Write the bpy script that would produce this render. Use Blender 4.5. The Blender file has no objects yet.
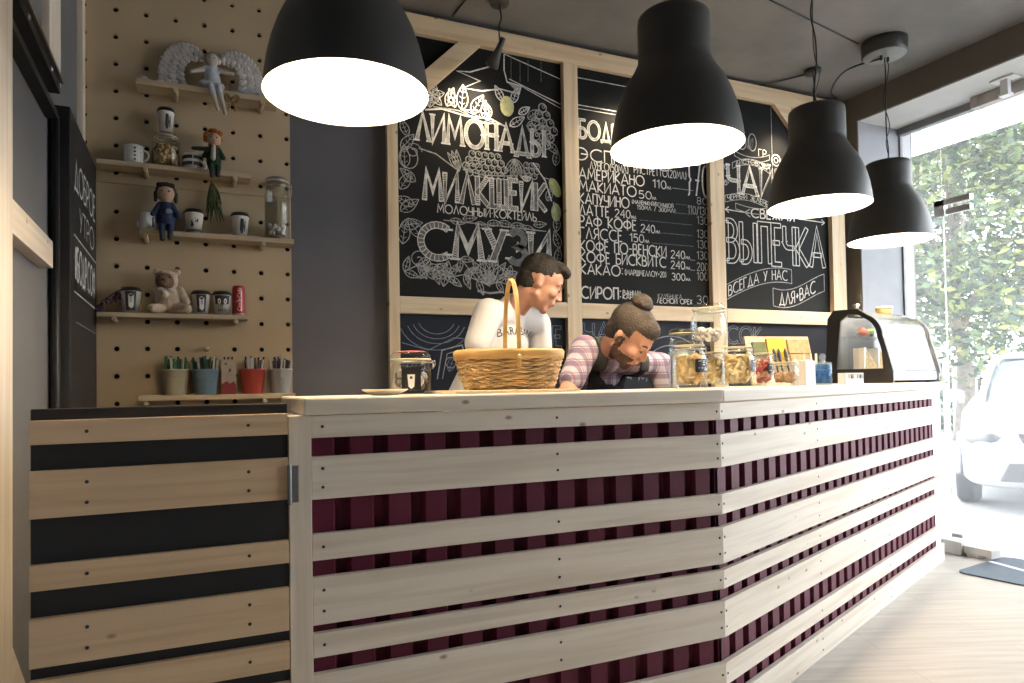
import bpy, bmesh, math, random
import numpy as np
from mathutils import Vector, Matrix, Euler, Quaternion
from mathutils.bvhtree import BVHTree
random.seed(7)
C = bpy.context.scene.collection
SC = bpy.context.scene
R = math.radians
# ------------------------------------------------------------------ camera
FPX, CX, CY = 690.89, 494.22, 369.15
YAW, PIT, ROL = R(23.688), R(1.3357), R(-0.9309)
CAM = Vector((0, 0, 1.2))
_c, _s = math.cos(YAW), math.sin(YAW)
_fwd = Vector((_s*math.cos(PIT), _c*math.cos(PIT), math.sin(PIT)))
_rt = Vector((_c, -_s, 0)); _up = _rt.cross(_fwd)
RT = _rt*math.cos(ROL) + _up*math.sin(ROL)
UP = -_rt*math.sin(ROL) + _up*math.cos(ROL)
cd = bpy.data.cameras.new('camera'); cam = bpy.data.objects.new('camera', cd); C.objects.link(cam)
cd.sensor_width = 36; cd.lens = FPX/1024*36
cd.shift_x = (512-CX)/1024; cd.shift_y = (CY-341.5)/1024
cd.clip_start = .05; cd.clip_end = 200
mw = Matrix((RT, UP, -_fwd)).transposed().to_4x4(); mw.translation = CAM
cam.matrix_world = mw
SC.camera = cam

def ray(px, py): return RT*((px-CX)/FPX) - UP*((py-CY)/FPX) + _fwd
def at(px, py, Y):                      # the point at depth Y seen at a pixel
    d = ray(px, py); return CAM + d*((Y-CAM.y)/d.y)
def atx(px, py, X):
    d = ray(px, py); return CAM + d*((X-CAM.x)/d.x)
def atz(px, py, Z):
    d = ray(px, py); return CAM + d*((Z-CAM.z)/d.z)

# ------------------------------------------------------------------ world, sun, exposure
SC.view_settings.view_transform = 'Standard'
SC.view_settings.look = 'None'
SC.view_settings.gamma = 1
SC.view_settings.use_curve_mapping = False
SC.view_settings.exposure = 0.68
w = bpy.data.worlds.new('sky'); SC.world = w; w.use_nodes = True
bg = w.node_tree.nodes['Background']
bg.inputs[0].default_value = (.92, .95, 1.0, 1); bg.inputs[1].default_value = 5.9
sd = bpy.data.lights.new('sun', 'SUN'); sd.energy = 2.2; sd.angle = R(3); sd.color = (1, .95, .86)
so = bpy.data.objects.new('sun', sd); C.objects.link(so)
so.rotation_euler = Vector((-.35, .62, -1.1)).to_track_quat('-Z', 'Y').to_euler()
# sky portal in the shop window
pd = bpy.data.lights.new('sky_portal', 'AREA'); pd.shape = 'RECTANGLE'; pd.size = 4.5; pd.size_y = 3.05
pd.cycles.is_portal = True
po = bpy.data.objects.new('sky_portal', pd); C.objects.link(po)
po.location = (5.0, 1.32, 1.55); po.rotation_euler = Vector((-1, 0, 0)).to_track_quat('-Z', 'Z').to_euler()

# ------------------------------------------------------------------ mesh helpers
class MB:
    def __init__(s): s.v = []; s.f = []; s.m = []; s.sm = []
    def add(s, vs, fs, mi=0, smooth=False, M=None):
        o = len(s.v)
        for p in vs:
            p = Vector(p); s.v.append(tuple(M @ p) if M else tuple(p))
        for f in fs:
            s.f.append([o+i for i in f]); s.m.append(mi); s.sm.append(smooth)
        return s
    def box(s, x0, x1, y0, y1, z0, z1, mi=0, M=None):
        return s.add([(x0,y0,z0),(x1,y0,z0),(x1,y1,z0),(x0,y1,z0),(x0,y0,z1),(x1,y0,z1),(x1,y1,z1),(x0,y1,z1)],
              [(0,3,2,1),(4,5,6,7),(0,1,5,4),(1,2,6,5),(2,3,7,6),(3,0,4,7)], mi, False, M)
    def prism(s, poly, h0, h1, mi=0, M=None, smooth=False):   # poly in XY, extruded along Z
        n = len(poly); area = sum(poly[i][0]*poly[(i+1)%n][1]-poly[(i+1)%n][0]*poly[i][1] for i in range(n))
        if area < 0: poly = poly[::-1]
        vs = [(p[0],p[1],h0) for p in poly]+[(p[0],p[1],h1) for p in poly]
        s.add(vs, [tuple(range(n))[::-1], tuple(range(n,2*n))], mi, False, M)
        o = len(s.v)-2*n
        for i in range(n):
            j = (i+1)%n; s.f.append([o+i,o+j,o+n+j,o+n+i]); s.m.append(mi); s.sm.append(smooth)
        return s
    def prismY(s, poly, y0, y1, mi=0, smooth=False):            # poly in XZ, extruded along Y
        M = Matrix(((1,0,0,0),(0,0,1,0),(0,1,0,0),(0,0,0,1)))
        # mirror keeps winding right because prism() orders by area and the matrix flips it
        n = len(poly); area = sum(poly[i][0]*poly[(i+1)%n][1]-poly[(i+1)%n][0]*poly[i][1] for i in range(n))
        if area < 0: poly = poly[::-1]
        vs = [(p[0],y0,p[1]) for p in poly]+[(p[0],y1,p[1]) for p in poly]
        fs = [tuple(range(n)), tuple(range(n,2*n))[::-1]]
        s.add(vs, fs, mi, False)
        o = len(s.v)-2*n
        for i in range(n):
            j = (i+1)%n; s.f.append([o+j,o+i,o+n+i,o+n+j]); s.m.append(mi); s.sm.append(smooth)
        return s
    def lathe(s, prof, n=24, c=(0,0,0), mi=0, M=None, smooth=True, capb=True, capt=True, mis=None):
        vs = []; fs = []; k = len(prof)
        for r, z in prof:
            for i in range(n):
                a = 2*math.pi*i/n; vs.append((c[0]+r*math.cos(a), c[1]+r*math.sin(a), c[2]+z))
        o = len(s.v)
        s.add(vs, [], mi, smooth, M)
        for j in range(k-1):
            for i in range(n):
                i2 = (i+1)%n
                s.f.append([o+j*n+i, o+j*n+i2, o+(j+1)*n+i2, o+(j+1)*n+i]); s.m.append(mis[j] if mis else mi); s.sm.append(smooth)
        if capb and prof[0][0] > 1e-6: s.f.append([o+i for i in range(n)][::-1]); s.m.append(mis[0] if mis else mi); s.sm.append(False)
        if capt and prof[-1][0] > 1e-6: s.f.append([o+(k-1)*n+i for i in range(n)]); s.m.append(mis[-1] if mis else mi); s.sm.append(False)
        return s
    def tube(s, pts, r, n=8, mi=0, cap=True, closed=False, M=None):
        pts = [Vector(p) for p in pts]; k = len(pts)
        rs = r if isinstance(r, (list, tuple)) else [r]*k
        ref = None; vs = []
        for i, p in enumerate(pts):
            if closed: t = pts[(i+1)%k]-pts[i-1]
            else: t = pts[min(i+1,k-1)]-pts[max(i-1,0)]
            if t.length < 1e-9: t = Vector((0,0,1))
            t.normalize()
            if ref is None: ref = t.orthogonal().normalized()
            ref = (ref - t*ref.dot(t))
            if ref.length < 1e-6: ref = t.orthogonal()
            ref.normalize(); b = t.cross(ref)
            for j in range(n):
                a = 2*math.pi*j/n; vs.append(p+(ref*math.cos(a)+b*math.sin(a))*rs[i])
        o = len(s.v); s.add(vs, [], mi, True, M)
        for i in range(k if closed else k-1):
            i2 = (i+1)%k
            for j in range(n):
                j2 = (j+1)%n
                s.f.append([o+i*n+j, o+i*n+j2, o+i2*n+j2, o+i2*n+j]); s.m.append(mi); s.sm.append(True)
        if cap and not closed:
            s.f.append([o+j for j in range(n)][::-1]); s.m.append(mi); s.sm.append(False)
            s.f.append([o+(k-1)*n+j for j in range(n)]); s.m.append(mi); s.sm.append(False)
        return s
    def ell(s, c, r, nu=16, nv=10, mi=0, M=None):
        if not isinstance(r, (tuple, list)): r = (r, r, r)
        prof = []
        vs = [(c[0],c[1],c[2]-r[2])]
        for j in range(1, nv):
            ph = -math.pi/2+math.pi*j/nv
            for i in range(nu):
                a = 2*math.pi*i/nu
                vs.append((c[0]+r[0]*math.cos(ph)*math.cos(a), c[1]+r[1]*math.cos(ph)*math.sin(a), c[2]+r[2]*math.sin(ph)))
        vs.append((c[0],c[1],c[2]+r[2])); fs = []
        for i in range(nu):
            fs.append((0, 1+(i+1)%nu, 1+i)); L = 1+(nv-2)*nu; fs.append((len(vs)-1, L+i, L+(i+1)%nu))
        for j in range(nv-2):
            for i in range(nu):
                a = 1+j*nu; b = a+nu; i2 = (i+1)%nu; fs.append((a+i, a+i2, b+i2, b+i))
        return s.add(vs, fs, mi, True, M)
    def cap(s, p0, p1, r0, r1=None, mi=0, n=14):               # tapered capsule
        r1 = r0 if r1 is None else r1
        p0 = Vector(p0); p1 = Vector(p1); d = p1-p0
        q = d.to_track_quat('Z', 'Y').to_matrix().to_4x4() if d.length > 1e-6 else Matrix.Identity(4)
        M = Matrix.Translation(p0) @ q; L = d.length; prof = []
        for j in range(6): a = -math.pi/2+math.pi/2*j/5; prof.append((max(r0*math.cos(a),1e-5), r0*math.sin(a)))
        for j in range(6): a = math.pi/2*j/5; prof.append((max(r1*math.cos(a),1e-5), L+r1*math.sin(a)))
        return s.lathe(prof, n, mi=mi, M=M)
    def build(s, name, mats, parent=None, loc=(0,0,0), rot=(0,0,0), bevel=0, autosmooth=False):
        me = bpy.data.meshes.new(name); me.from_pydata(s.v, [], s.f); 
        if not isinstance(mats, (list, tuple)): mats = [mats]
        for m in mats: me.materials.append(m)
        me.polygons.foreach_set('material_index', s.m); me.polygons.foreach_set('use_smooth', s.sm); me.update()
        o = bpy.data.objects.new(name, me); C.objects.link(o); o.location = loc; o.rotation_euler = rot
        if parent: o.parent = parent
        if bevel:
            b = o.modifiers.new('bevel', 'BEVEL'); b.width = bevel; b.segments = 2; b.limit_method = 'ANGLE'; b.angle_limit = R(40)
        return o

def tag(o, label=None, cat=None, group=None, kind=None):
    if label: o['label'] = label
    if cat: o['category'] = cat
    if group: o['group'] = group
    if kind: o['kind'] = kind
    return o
def thing(name, label, cat, loc=(0,0,0), rz=0, group=None):
    o = bpy.data.objects.new(name, None); C.objects.link(o); o.location = loc; o.rotation_euler = (0,0,rz)
    o.empty_display_size = .05
    return tag(o, label, cat, group)
def dup(root, loc, rz=None, label=None, group=None):
    r = root.copy(); C.objects.link(r); r.location = loc
    if rz is not None: r.rotation_euler = (0,0,rz)
    if label: r['label'] = label
    if group: r['group'] = group
    for ch in list(root.children):
        c = ch.copy(); C.objects.link(c); c.parent = r
        for g in ch.children:
            d = g.copy(); C.objects.link(d); d.parent = c
    return r
def struct(name, mb, m, **k): return tag(mb.build(name, m, **k), kind='structure')

# ------------------------------------------------------------------ materials
def newmat(name):
    m = bpy.data.materials.new(name); m.use_nodes = True; nt = m.node_tree
    return m, nt, nt.nodes['Principled BSDF']
def nd(nt, t, **k):
    n = nt.nodes.new(t)
    for a, b in k.items(): setattr(n, a, b)
    return n
def pm(name, col, rough=.6, metal=0, var=.12, scale=8, bump=.0, bscale=60, stretch=(1,1,1), col2=None, spec=None):
    m, nt, p = newmat(name)
    tc = nd(nt, 'ShaderNodeTexCoord'); mp = nd(nt, 'ShaderNodeMapping'); mp.inputs['Scale'].default_value = stretch
    nt.links.new(tc.outputs['Object'], mp.inputs[0])
    ns = nd(nt, 'ShaderNodeTexNoise'); ns.inputs['Scale'].default_value = scale; ns.inputs['Detail'].default_value = 5
    nt.links.new(mp.outputs[0], ns.inputs['Vector'])
    cr = nd(nt, 'ShaderNodeValToRGB')
    c2 = col2 or tuple(min(1, c*(1+var)) for c in col); c1 = col if col2 else tuple(c*(1-var) for c in col)
    cr.color_ramp.elements[0].color = (*c1, 1); cr.color_ramp.elements[1].color = (*c2, 1)
    cr.color_ramp.elements[0].position = .35; cr.color_ramp.elements[1].position = .65
    nt.links.new(ns.outputs['Fac'], cr.inputs[0]); nt.links.new(cr.outputs[0], p.inputs['Base Color'])
    p.inputs['Roughness'].default_value = rough; p.inputs['Metallic'].default_value = metal
    if spec is not None: p.inputs['Specular IOR Level'].default_value = spec
    if bump:
        n2 = nd(nt, 'ShaderNodeTexNoise'); n2.inputs['Scale'].default_value = bscale; n2.inputs['Detail'].default_value = 6
        nt.links.new(mp.outputs[0], n2.inputs['Vector'])
        b = nd(nt, 'ShaderNodeBump'); b.inputs['Strength'].default_value = bump; b.inputs['Distance'].default_value = .01
        nt.links.new(n2.outputs['Fac'], b.inputs['Height']); nt.links.new(b.outputs[0], p.inputs['Normal'])
    return m
def pine(name, axis, c1=(.66,.565,.455), c2=(.77,.685,.58), knots=True):
    m, nt, p = newmat(name); L = nt.links.new
    tc = nd(nt, 'ShaderNodeTexCoord'); oi = nd(nt, 'ShaderNodeObjectInfo')
    off = nd(nt, 'ShaderNodeVectorMath', operation='SCALE'); off.inputs[0].default_value = (13.1, 7.7, 5.3); L(oi.outputs['Random'], off.inputs['Scale'])
    ad = nd(nt, 'ShaderNodeVectorMath', operation='ADD'); L(tc.outputs['Object'], ad.inputs[0]); L(off.outputs[0], ad.inputs[1])
    mp = nd(nt, 'ShaderNodeMapping'); L(ad.outputs[0], mp.inputs[0])
    sc = [22, 22, 22]; sc[axis] = .9; mp.inputs['Scale'].default_value = sc
    ns = nd(nt, 'ShaderNodeTexNoise'); ns.inputs['Scale'].default_value = 1.6; ns.inputs['Detail'].default_value = 4; ns.inputs['Distortion'].default_value = .4
    L(mp.outputs[0], ns.inputs['Vector'])
    cr = nd(nt, 'ShaderNodeValToRGB'); e = cr.color_ramp.elements
    e[0].color = (*c1, 1); e[0].position = .36; e[1].color = (*c2, 1); e[1].position = .58
    L(ns.outputs['Fac'], cr.inputs[0])
    last = cr.outputs[0]
    if knots:
        mk = nd(nt, 'ShaderNodeMapping'); L(ad.outputs[0], mk.inputs[0])
        s2 = [11, 1.2, 11] if axis != 1 else [1.2, 11, 11]; s2[axis] = 6.0; mk.inputs['Scale'].default_value = s2
        vo = nd(nt, 'ShaderNodeTexVoronoi'); vo.inputs['Scale'].default_value = 1.0; L(mk.outputs[0], vo.inputs['Vector'])
        k = nd(nt, 'ShaderNodeValToRGB'); q = k.color_ramp.elements
        q[0].color = (1,1,1,1); q[0].position = .035; q[1].color = (0,0,0,1); q[1].position = .095
        L(vo.outputs['Distance'], k.inputs[0])
        mx = nd(nt, 'ShaderNodeMixRGB'); mx.inputs[2].default_value = (.26, .14, .07, 1)
        mu = nd(nt, 'ShaderNodeMath', operation='MULTIPLY'); mu.inputs[1].default_value = .85; L(k.outputs[0], mu.inputs[0])
        L(mu.outputs[0], mx.inputs[0]); L(last, mx.inputs[1]); last = mx.outputs[0]
    L(last, p.inputs['Base Color']); p.inputs['Roughness'].default_value = .55
    b = nd(nt, 'ShaderNodeBump'); b.inputs['Strength'].default_value = .08; b.inputs['Distance'].default_value = .003
    L(ns.outputs['Fac'], b.inputs['Height']); L(b.outputs[0], p.inputs['Normal'])
    return m
def glass(name, tint=(.97,.98,.98), veil=0, veilcol=(.9,.93,.95), refl=1.0):
    m, nt, p = newmat(name); L = nt.links.new; nt.nodes.remove(p)
    out = nt.nodes['Material Output']
    tr = nd(nt, 'ShaderNodeBsdfTransparent'); tr.inputs[0].default_value = (*tint, 1)
    gl = nd(nt, 'ShaderNodeBsdfGlossy'); gl.inputs['Roughness'].default_value = .02
    fr = nd(nt, 'ShaderNodeLayerWeight'); fr.inputs['Blend'].default_value = .5     # thin glass: the same from both sides
    pw = nd(nt, 'ShaderNodeMath', operation='POWER'); pw.inputs[1].default_value = 4.0; L(fr.outputs['Facing'], pw.inputs[0])
    mu = nd(nt, 'ShaderNodeMath', operation='MULTIPLY_ADD'); mu.inputs[1].default_value = .55*refl; mu.inputs[2].default_value = .04*refl; L(pw.outputs[0], mu.inputs[0])
    mx = nd(nt, 'ShaderNodeMixShader'); L(mu.outputs[0], mx.inputs[0]); L(tr.outputs[0], mx.inputs[1]); L(gl.outputs[0], mx.inputs[2])
    last = mx
    if veil:                                                     # milky film: some dust, mostly painted-in glare haze and reflections
        df = nd(nt, 'ShaderNodeBsdfTranslucent'); df.inputs[0].default_value = (*veilcol, 1)
        ns = nd(nt, 'ShaderNodeTexNoise'); ns.inputs['Scale'].default_value = 1.2
        tc = nd(nt, 'ShaderNodeTexCoord'); L(tc.outputs['Object'], ns.inputs['Vector'])
        mr = nd(nt, 'ShaderNodeMapRange'); mr.inputs[1].default_value = .3; mr.inputs[2].default_value = .7
        mr.inputs[3].default_value = veil*.75; mr.inputs[4].default_value = veil*1.25; L(ns.outputs['Fac'], mr.inputs[0])
        m2 = nd(nt, 'ShaderNodeMixShader'); L(mr.outputs[0], m2.inputs[0]); L(last.outputs[0], m2.inputs[1]); L(df.outputs[0], m2.inputs[2]); last = m2
    L(last.outputs[0], out.inputs['Surface'])
    return m
def emit(name, col, st):
    m, nt, p = newmat(name); p.inputs['Base Color'].default_value = (*col, 1)
    p.inputs['Emission Color'].default_value = (*col, 1); p.inputs['Emission Strength'].default_value = st
    return m

PG = pine('tan_gate_pine', 0, (.57,.395,.24), (.67,.485,.31))  # darker, redder tan than the counter pine
PX = pine('pine_grain_along_x', 0); PY = pine('pine_grain_along_y', 1); PZ = pine('pine_grain_upright', 2)
FX = pine('lamplit_frame_pine_along_x', 0, (.71,.53,.325), (.81,.65,.44)); FZ = pine('lamplit_frame_pine_upright', 2, (.71,.53,.325), (.81,.65,.44))  # warmth of the lamp light put into the frame's wood colour
M_screw = pm('dark_screw', (.05,.05,.05), .5, .6)
M_maroon = pm('maroon_sheet', (.105,.010,.030), .55, .0, .1, 3, spec=.3)
M_black = pm('black_paint', (.013,.013,.014), .55, 0, .15, 6)
M_wall = pm('dark_grey_paint', (.125,.123,.137), .7, 0, .04, 3, .05, 90)
M_wallL = pm('grey_panel_paint', (.15,.15,.16), .6, 0, .05, 3)
M_brown = pm('brown_grey_paint', (.17,.15,.13), .7, 0, .05, 3)
M_ceil = pm('raw_concrete', (.205,.197,.188), .85, 0, .16, 2.2, .25, 14)
M_white = pm('white_paint', (.72,.73,.74), .5, 0, .03, 3)
M_rear = pm('pale_plaster', (.36,.345,.32), .8, 0, .04, 3)
M_peg = pm('birch_plywood', (.51,.40,.26), .6, 0, .07, 2.0, stretch=(1,1,.4))
M_pegback = pm('hole_shade_black', (.01,.01,.01), .9)  # near-black: the shade inside the peg holes put into the colour
M_chalkb = pm('chalkboard_black', (.0105,.011,.012), .75, 0, .2, 2, spec=.2)
M_chalkblue = pm('chalkboard_blue_black', (.012,.015,.026), .7, 0, .2, 2, spec=.25)
M_lamp = pm('charcoal_lampshade', (.043,.043,.043), .42, .0, .04, 4)
M_lampin = pm('white_enamel', (.86,.84,.78), .4, 0, .01)
M_bulb = emit('warm_bulb', (1, .83, .6), 60)
M_chrome = pm('brushed_steel', (.55,.55,.56), .28, 1, .05, 30)
M_cord = pm('black_cord', (.012,.012,.012), .5)
M_glassjar = glass('jar_glass', (.97,.985,.98), 0, refl=.9)
M_pane = glass('window_pane', (.97,.985,.985), .045)  # its veil paints washed-out glare over the outdoor view
M_paper = pm('white_paper', (.75,.74,.72), .6, 0, .03)
M_cream = pm('cream_paint', (.62,.58,.46), .45, 0, .04)

def wallmat_floor():
    m, nt, p = newmat('pale_plank_floor'); L = nt.links.new
    tc = nd(nt, 'ShaderNodeTexCoord'); mp = nd(nt, 'ShaderNodeMapping'); mp.inputs['Rotation'].default_value = (0,0,R(21.7)); L(tc.outputs['Object'], mp.inputs[0])
    br = nd(nt, 'ShaderNodeTexBrick'); br.inputs['Scale'].default_value = 1; br.inputs['Mortar Size'].default_value = .003
    br.inputs['Brick Width'].default_value = 1.2; br.inputs['Row Height'].default_value = .19
    br.inputs['Color1'].default_value = (.42,.395,.365,1); br.inputs['Color2'].default_value = (.385,.36,.33,1); br.inputs['Mortar'].default_value = (.33,.30,.27,1)
    L(mp.outputs[0], br.inputs['Vector'])
    ns = nd(nt, 'ShaderNodeTexNoise'); ns.inputs['Scale'].default_value = 2.5; ns.inputs['Detail'].default_value = 6
    m2 = nd(nt, 'ShaderNodeMapping'); m2.inputs['Scale'].default_value = (1, 12, 1); L(mp.outputs[0], m2.inputs[0]); L(m2.outputs[0], ns.inputs['Vector'])
    mx = nd(nt, 'ShaderNodeMixRGB', blend_type='OVERLAY'); mx.inputs[0].default_value = .35; L(br.outputs['Color'], mx.inputs[1]); L(ns.outputs['Fac'], mx.inputs[2])
    L(mx.outputs[0], p.inputs['Base Color']); p.inputs['Roughness'].default_value = .32
    return m
M_floor = wallmat_floor()

# ------------------------------------------------------------------ room shell
YB = 3.66; XL = -.46; XW = 4.95; CEIL = 3.29; YR = -3.6; YW = -.9
struct('floor', MB().box(XL-.15, XW+.06, YR-.15, YB+.15, -.12, 0), M_floor)
struct('ceiling', MB().box(XL-.15, XW+.15, YR-.15, YB+.15, CEIL, CEIL+.15), M_ceil)
struct('wall_back', MB().box(XL-.15, XW+.15, YB, YB+.15, 0, CEIL), M_wall)
struct('wall_left', MB().box(XL-.15, XL, YR-.15, YB, 0, CEIL), M_wallL)
struct('wall_rear', MB().box(XL, XW+.15, YR-.15, YR, 0, CEIL), M_rear)
# beam over the shop window, its white soffit, and the pier beside it
struct('trim_1', MB().box(4.5, XW+.15, YR, YB, 3.105, CEIL), M_brown)
struct('trim_2', MB().box(4.503, XW+.10, YR, 3.53, 3.095, 3.105), pm('soffit_paint',(.52,.52,.51),.6,0,.03))
struct('wall_right', MB().box(4.5, XW+.15, 3.54, YB, 0, 3.105), M_brown)
struct('trim_3', MB().box(4.503, XW+.12, 3.53, 3.54, 0, 3.095), pm('pier_paint',(.33,.34,.37),.6,0,.03))
fr = MB()
fr.box(4.925, 4.985, YW, 3.53, 3.045, 3.095).box(4.925, 4.985, YW, YW+.05, 0, 3.045).box(4.94, 4.965, 3.518, 3.53, 0, 3.045).box(4.93,4.98,YW,2.20,0,.04)
wroot = struct('window_1', fr, pm('grey_aluminium', (.20,.20,.20), .45, .3))
struct('pane', MB().box(4.95, 4.958, 3.225, 3.518, .0, 3.05), M_pane, parent=wroot)
struct('pane', MB().box(4.95, 4.958, YW+.05, 2.20, .04, 3.05), M_pane, parent=wroot)
struct('pane', MB().box(4.95, 4.958, 2.21, 3.22, 2.46, 3.05), M_pane, parent=wroot)
struct('wall_window', MB().box(4.93, XW+.15, YR, YW, 0, 3.10), M_rear)  # unseen wall, added to shorten the window and steepen the light falloff
d1 = struct('door_1', MB().box(4.948, 4.958, 2.215, 3.215, .012, 2.45), M_pane)
# door fittings
MB().box(4.947, 4.959, 3.2155, 3.2195, .012, 2.45).build('glass_edge', pm('polished_glass_edge', (.60,.70,.68), .2), d1)
mb = MB().box(4.935, 4.972, 3.02, 3.27, 2.435, 2.475).box(4.935, 4.972, 3.20, 3.27, 2.36, 2.475).box(4.935, 4.972, 3.02, 3.19, 2.365, 2.405)
mb.build('patch_fitting', M_chrome, d1)
mb = MB().box(4.93, 4.975, 3.14, 3.215, .005, .10)
mb.build('pivot_fitting', M_chrome, d1)
mb = MB().cap((4.90,2.33,.75),(4.90,2.33,1.75),.016).cap((4.90,2.33,.8),(4.95,2.33,.8),.01).cap((4.90,2.33,1.7),(4.95,2.33,1.7),.01)
mb.build('door_handle', M_chrome, d1)
t = thing('door_closer_box', 'long pale metal box under the soffit above the glass door', 'door closer', (4.88, 2.2, 3.0))
MB().box(-.03,.04,-.6,.74,.02,.094).build('housing', pm('warm_grey_metal', (.42,.39,.37), .5, .2), t, bevel=.004)
MB().box(-.035,.045,.70,.742,.018,.09).build('end_cap', pm('pale_end_cap', (.46,.43,.41), .5), t)
t = thing('soffit_bracket', 'small white bracket hanging from the soffit over the door', 'bracket', (4.74, 2.66, 3.095))
MB().box(-.045,.045,-.07,.07,-.012,0).build('mounting_plate', M_white, t)
MB().box(-.018,.018,-.022,.022,-.10,-.012).box(-.03,.03,-.03,.03,-.115,-.10).build('stem', M_white, t)
t = thing('door_stop_block', 'pair of low pale blocks on the floor by the counter end', 'door stop', (4.84, 3.05, 0))
MB().box(-.10,.04,-.02,.12,0,.09).build('block', pm('pale_stone', (.52,.49,.44), .6), t, bevel=.006)
MB().box(-.08,.02,-.20,-.02,.02,.07).box(-.08,.02,-.12,-.04,0,.02).build('low_block', pm('pale_stone_low', (.50,.48,.45), .6), t, bevel=.004)

# ------------------------------------------------------------------ left wall: framing, rails, sliding chalk sign
struct('trim_4', MB().box(XL, -.418, 1.95, 2.112, 0, CEIL), PZ, bevel=.002)
struct('trim_5', MB().box(XL, -.42, 2.112, 2.69, 1.613, 1.703), PY, bevel=.002)
struct('trim_6', MB().box(XL, -.435, 2.735, 2.95, 2.32, CEIL), PZ, bevel=.002)
struct('trim_7', MB().box(XL, -.435, 3.52, 3.60, 0, CEIL), PZ, bevel=.002)
def slab_between(mb, a, b, wd, axisx, x0, x1):        # sloping batten in the YZ plane
    a = Vector(a); b = Vector(b); d = (b-a).normalized(); n = Vector((-d.y, d.x))*wd/2
    q = [a+n, b+n, b-n, a-n]
    vs = [(x0,p.x,p.y) for p in q]+[(x1,p.x,p.y) for p in q]
    return mb.add(vs, [(0,1,2,3),(7,6,5,4),(0,4,5,1),(1,5,6,2),(2,6,7,3),(3,7,4,0)])
struct('trim_8', slab_between(MB(), (2.06,.58), (2.50,.14), .10, 0, XL, -.43), PY)
t = thing('sliding_rail', 'black double sliding rail fixed high on the grey left wall', 'rail', (-.43, 2.2, 2.2))
MB().box(-.03,.012,-.9,.62,.052,.085).box(-.03,.0,-.9,.62,.085,.10).build('upper_track', M_black, t)
MB().box(-.03,.008,-.9,.60,-.045,-.02).build('lower_track', M_black, t)
MB().box(-.004,.022,-.9,.62,.09,.102).build('metal_lip', pm('dull_rail_steel', (.20,.18,.16), .4, .7), t)
for y in (-.3, .1, .45): MB().ell((.013, y, .068), (.005,.009,.009), 10, 6).build('bolt', M_chrome, t)
sign = thing('chalk_sign_panel', 'tall black sliding panel with white chalk writing on the left wall', 'sign', (-.43, 3.24, 0))
MB().box(-.028,.037,-.385,.352,.02,2.225).build('panel', M_black, sign, bevel=.003)
MB().tube([(-.004,-.40,.03),(-.004,-.40,2.18)], .012, 8).build('edge_pipe', M_black, sign)

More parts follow.
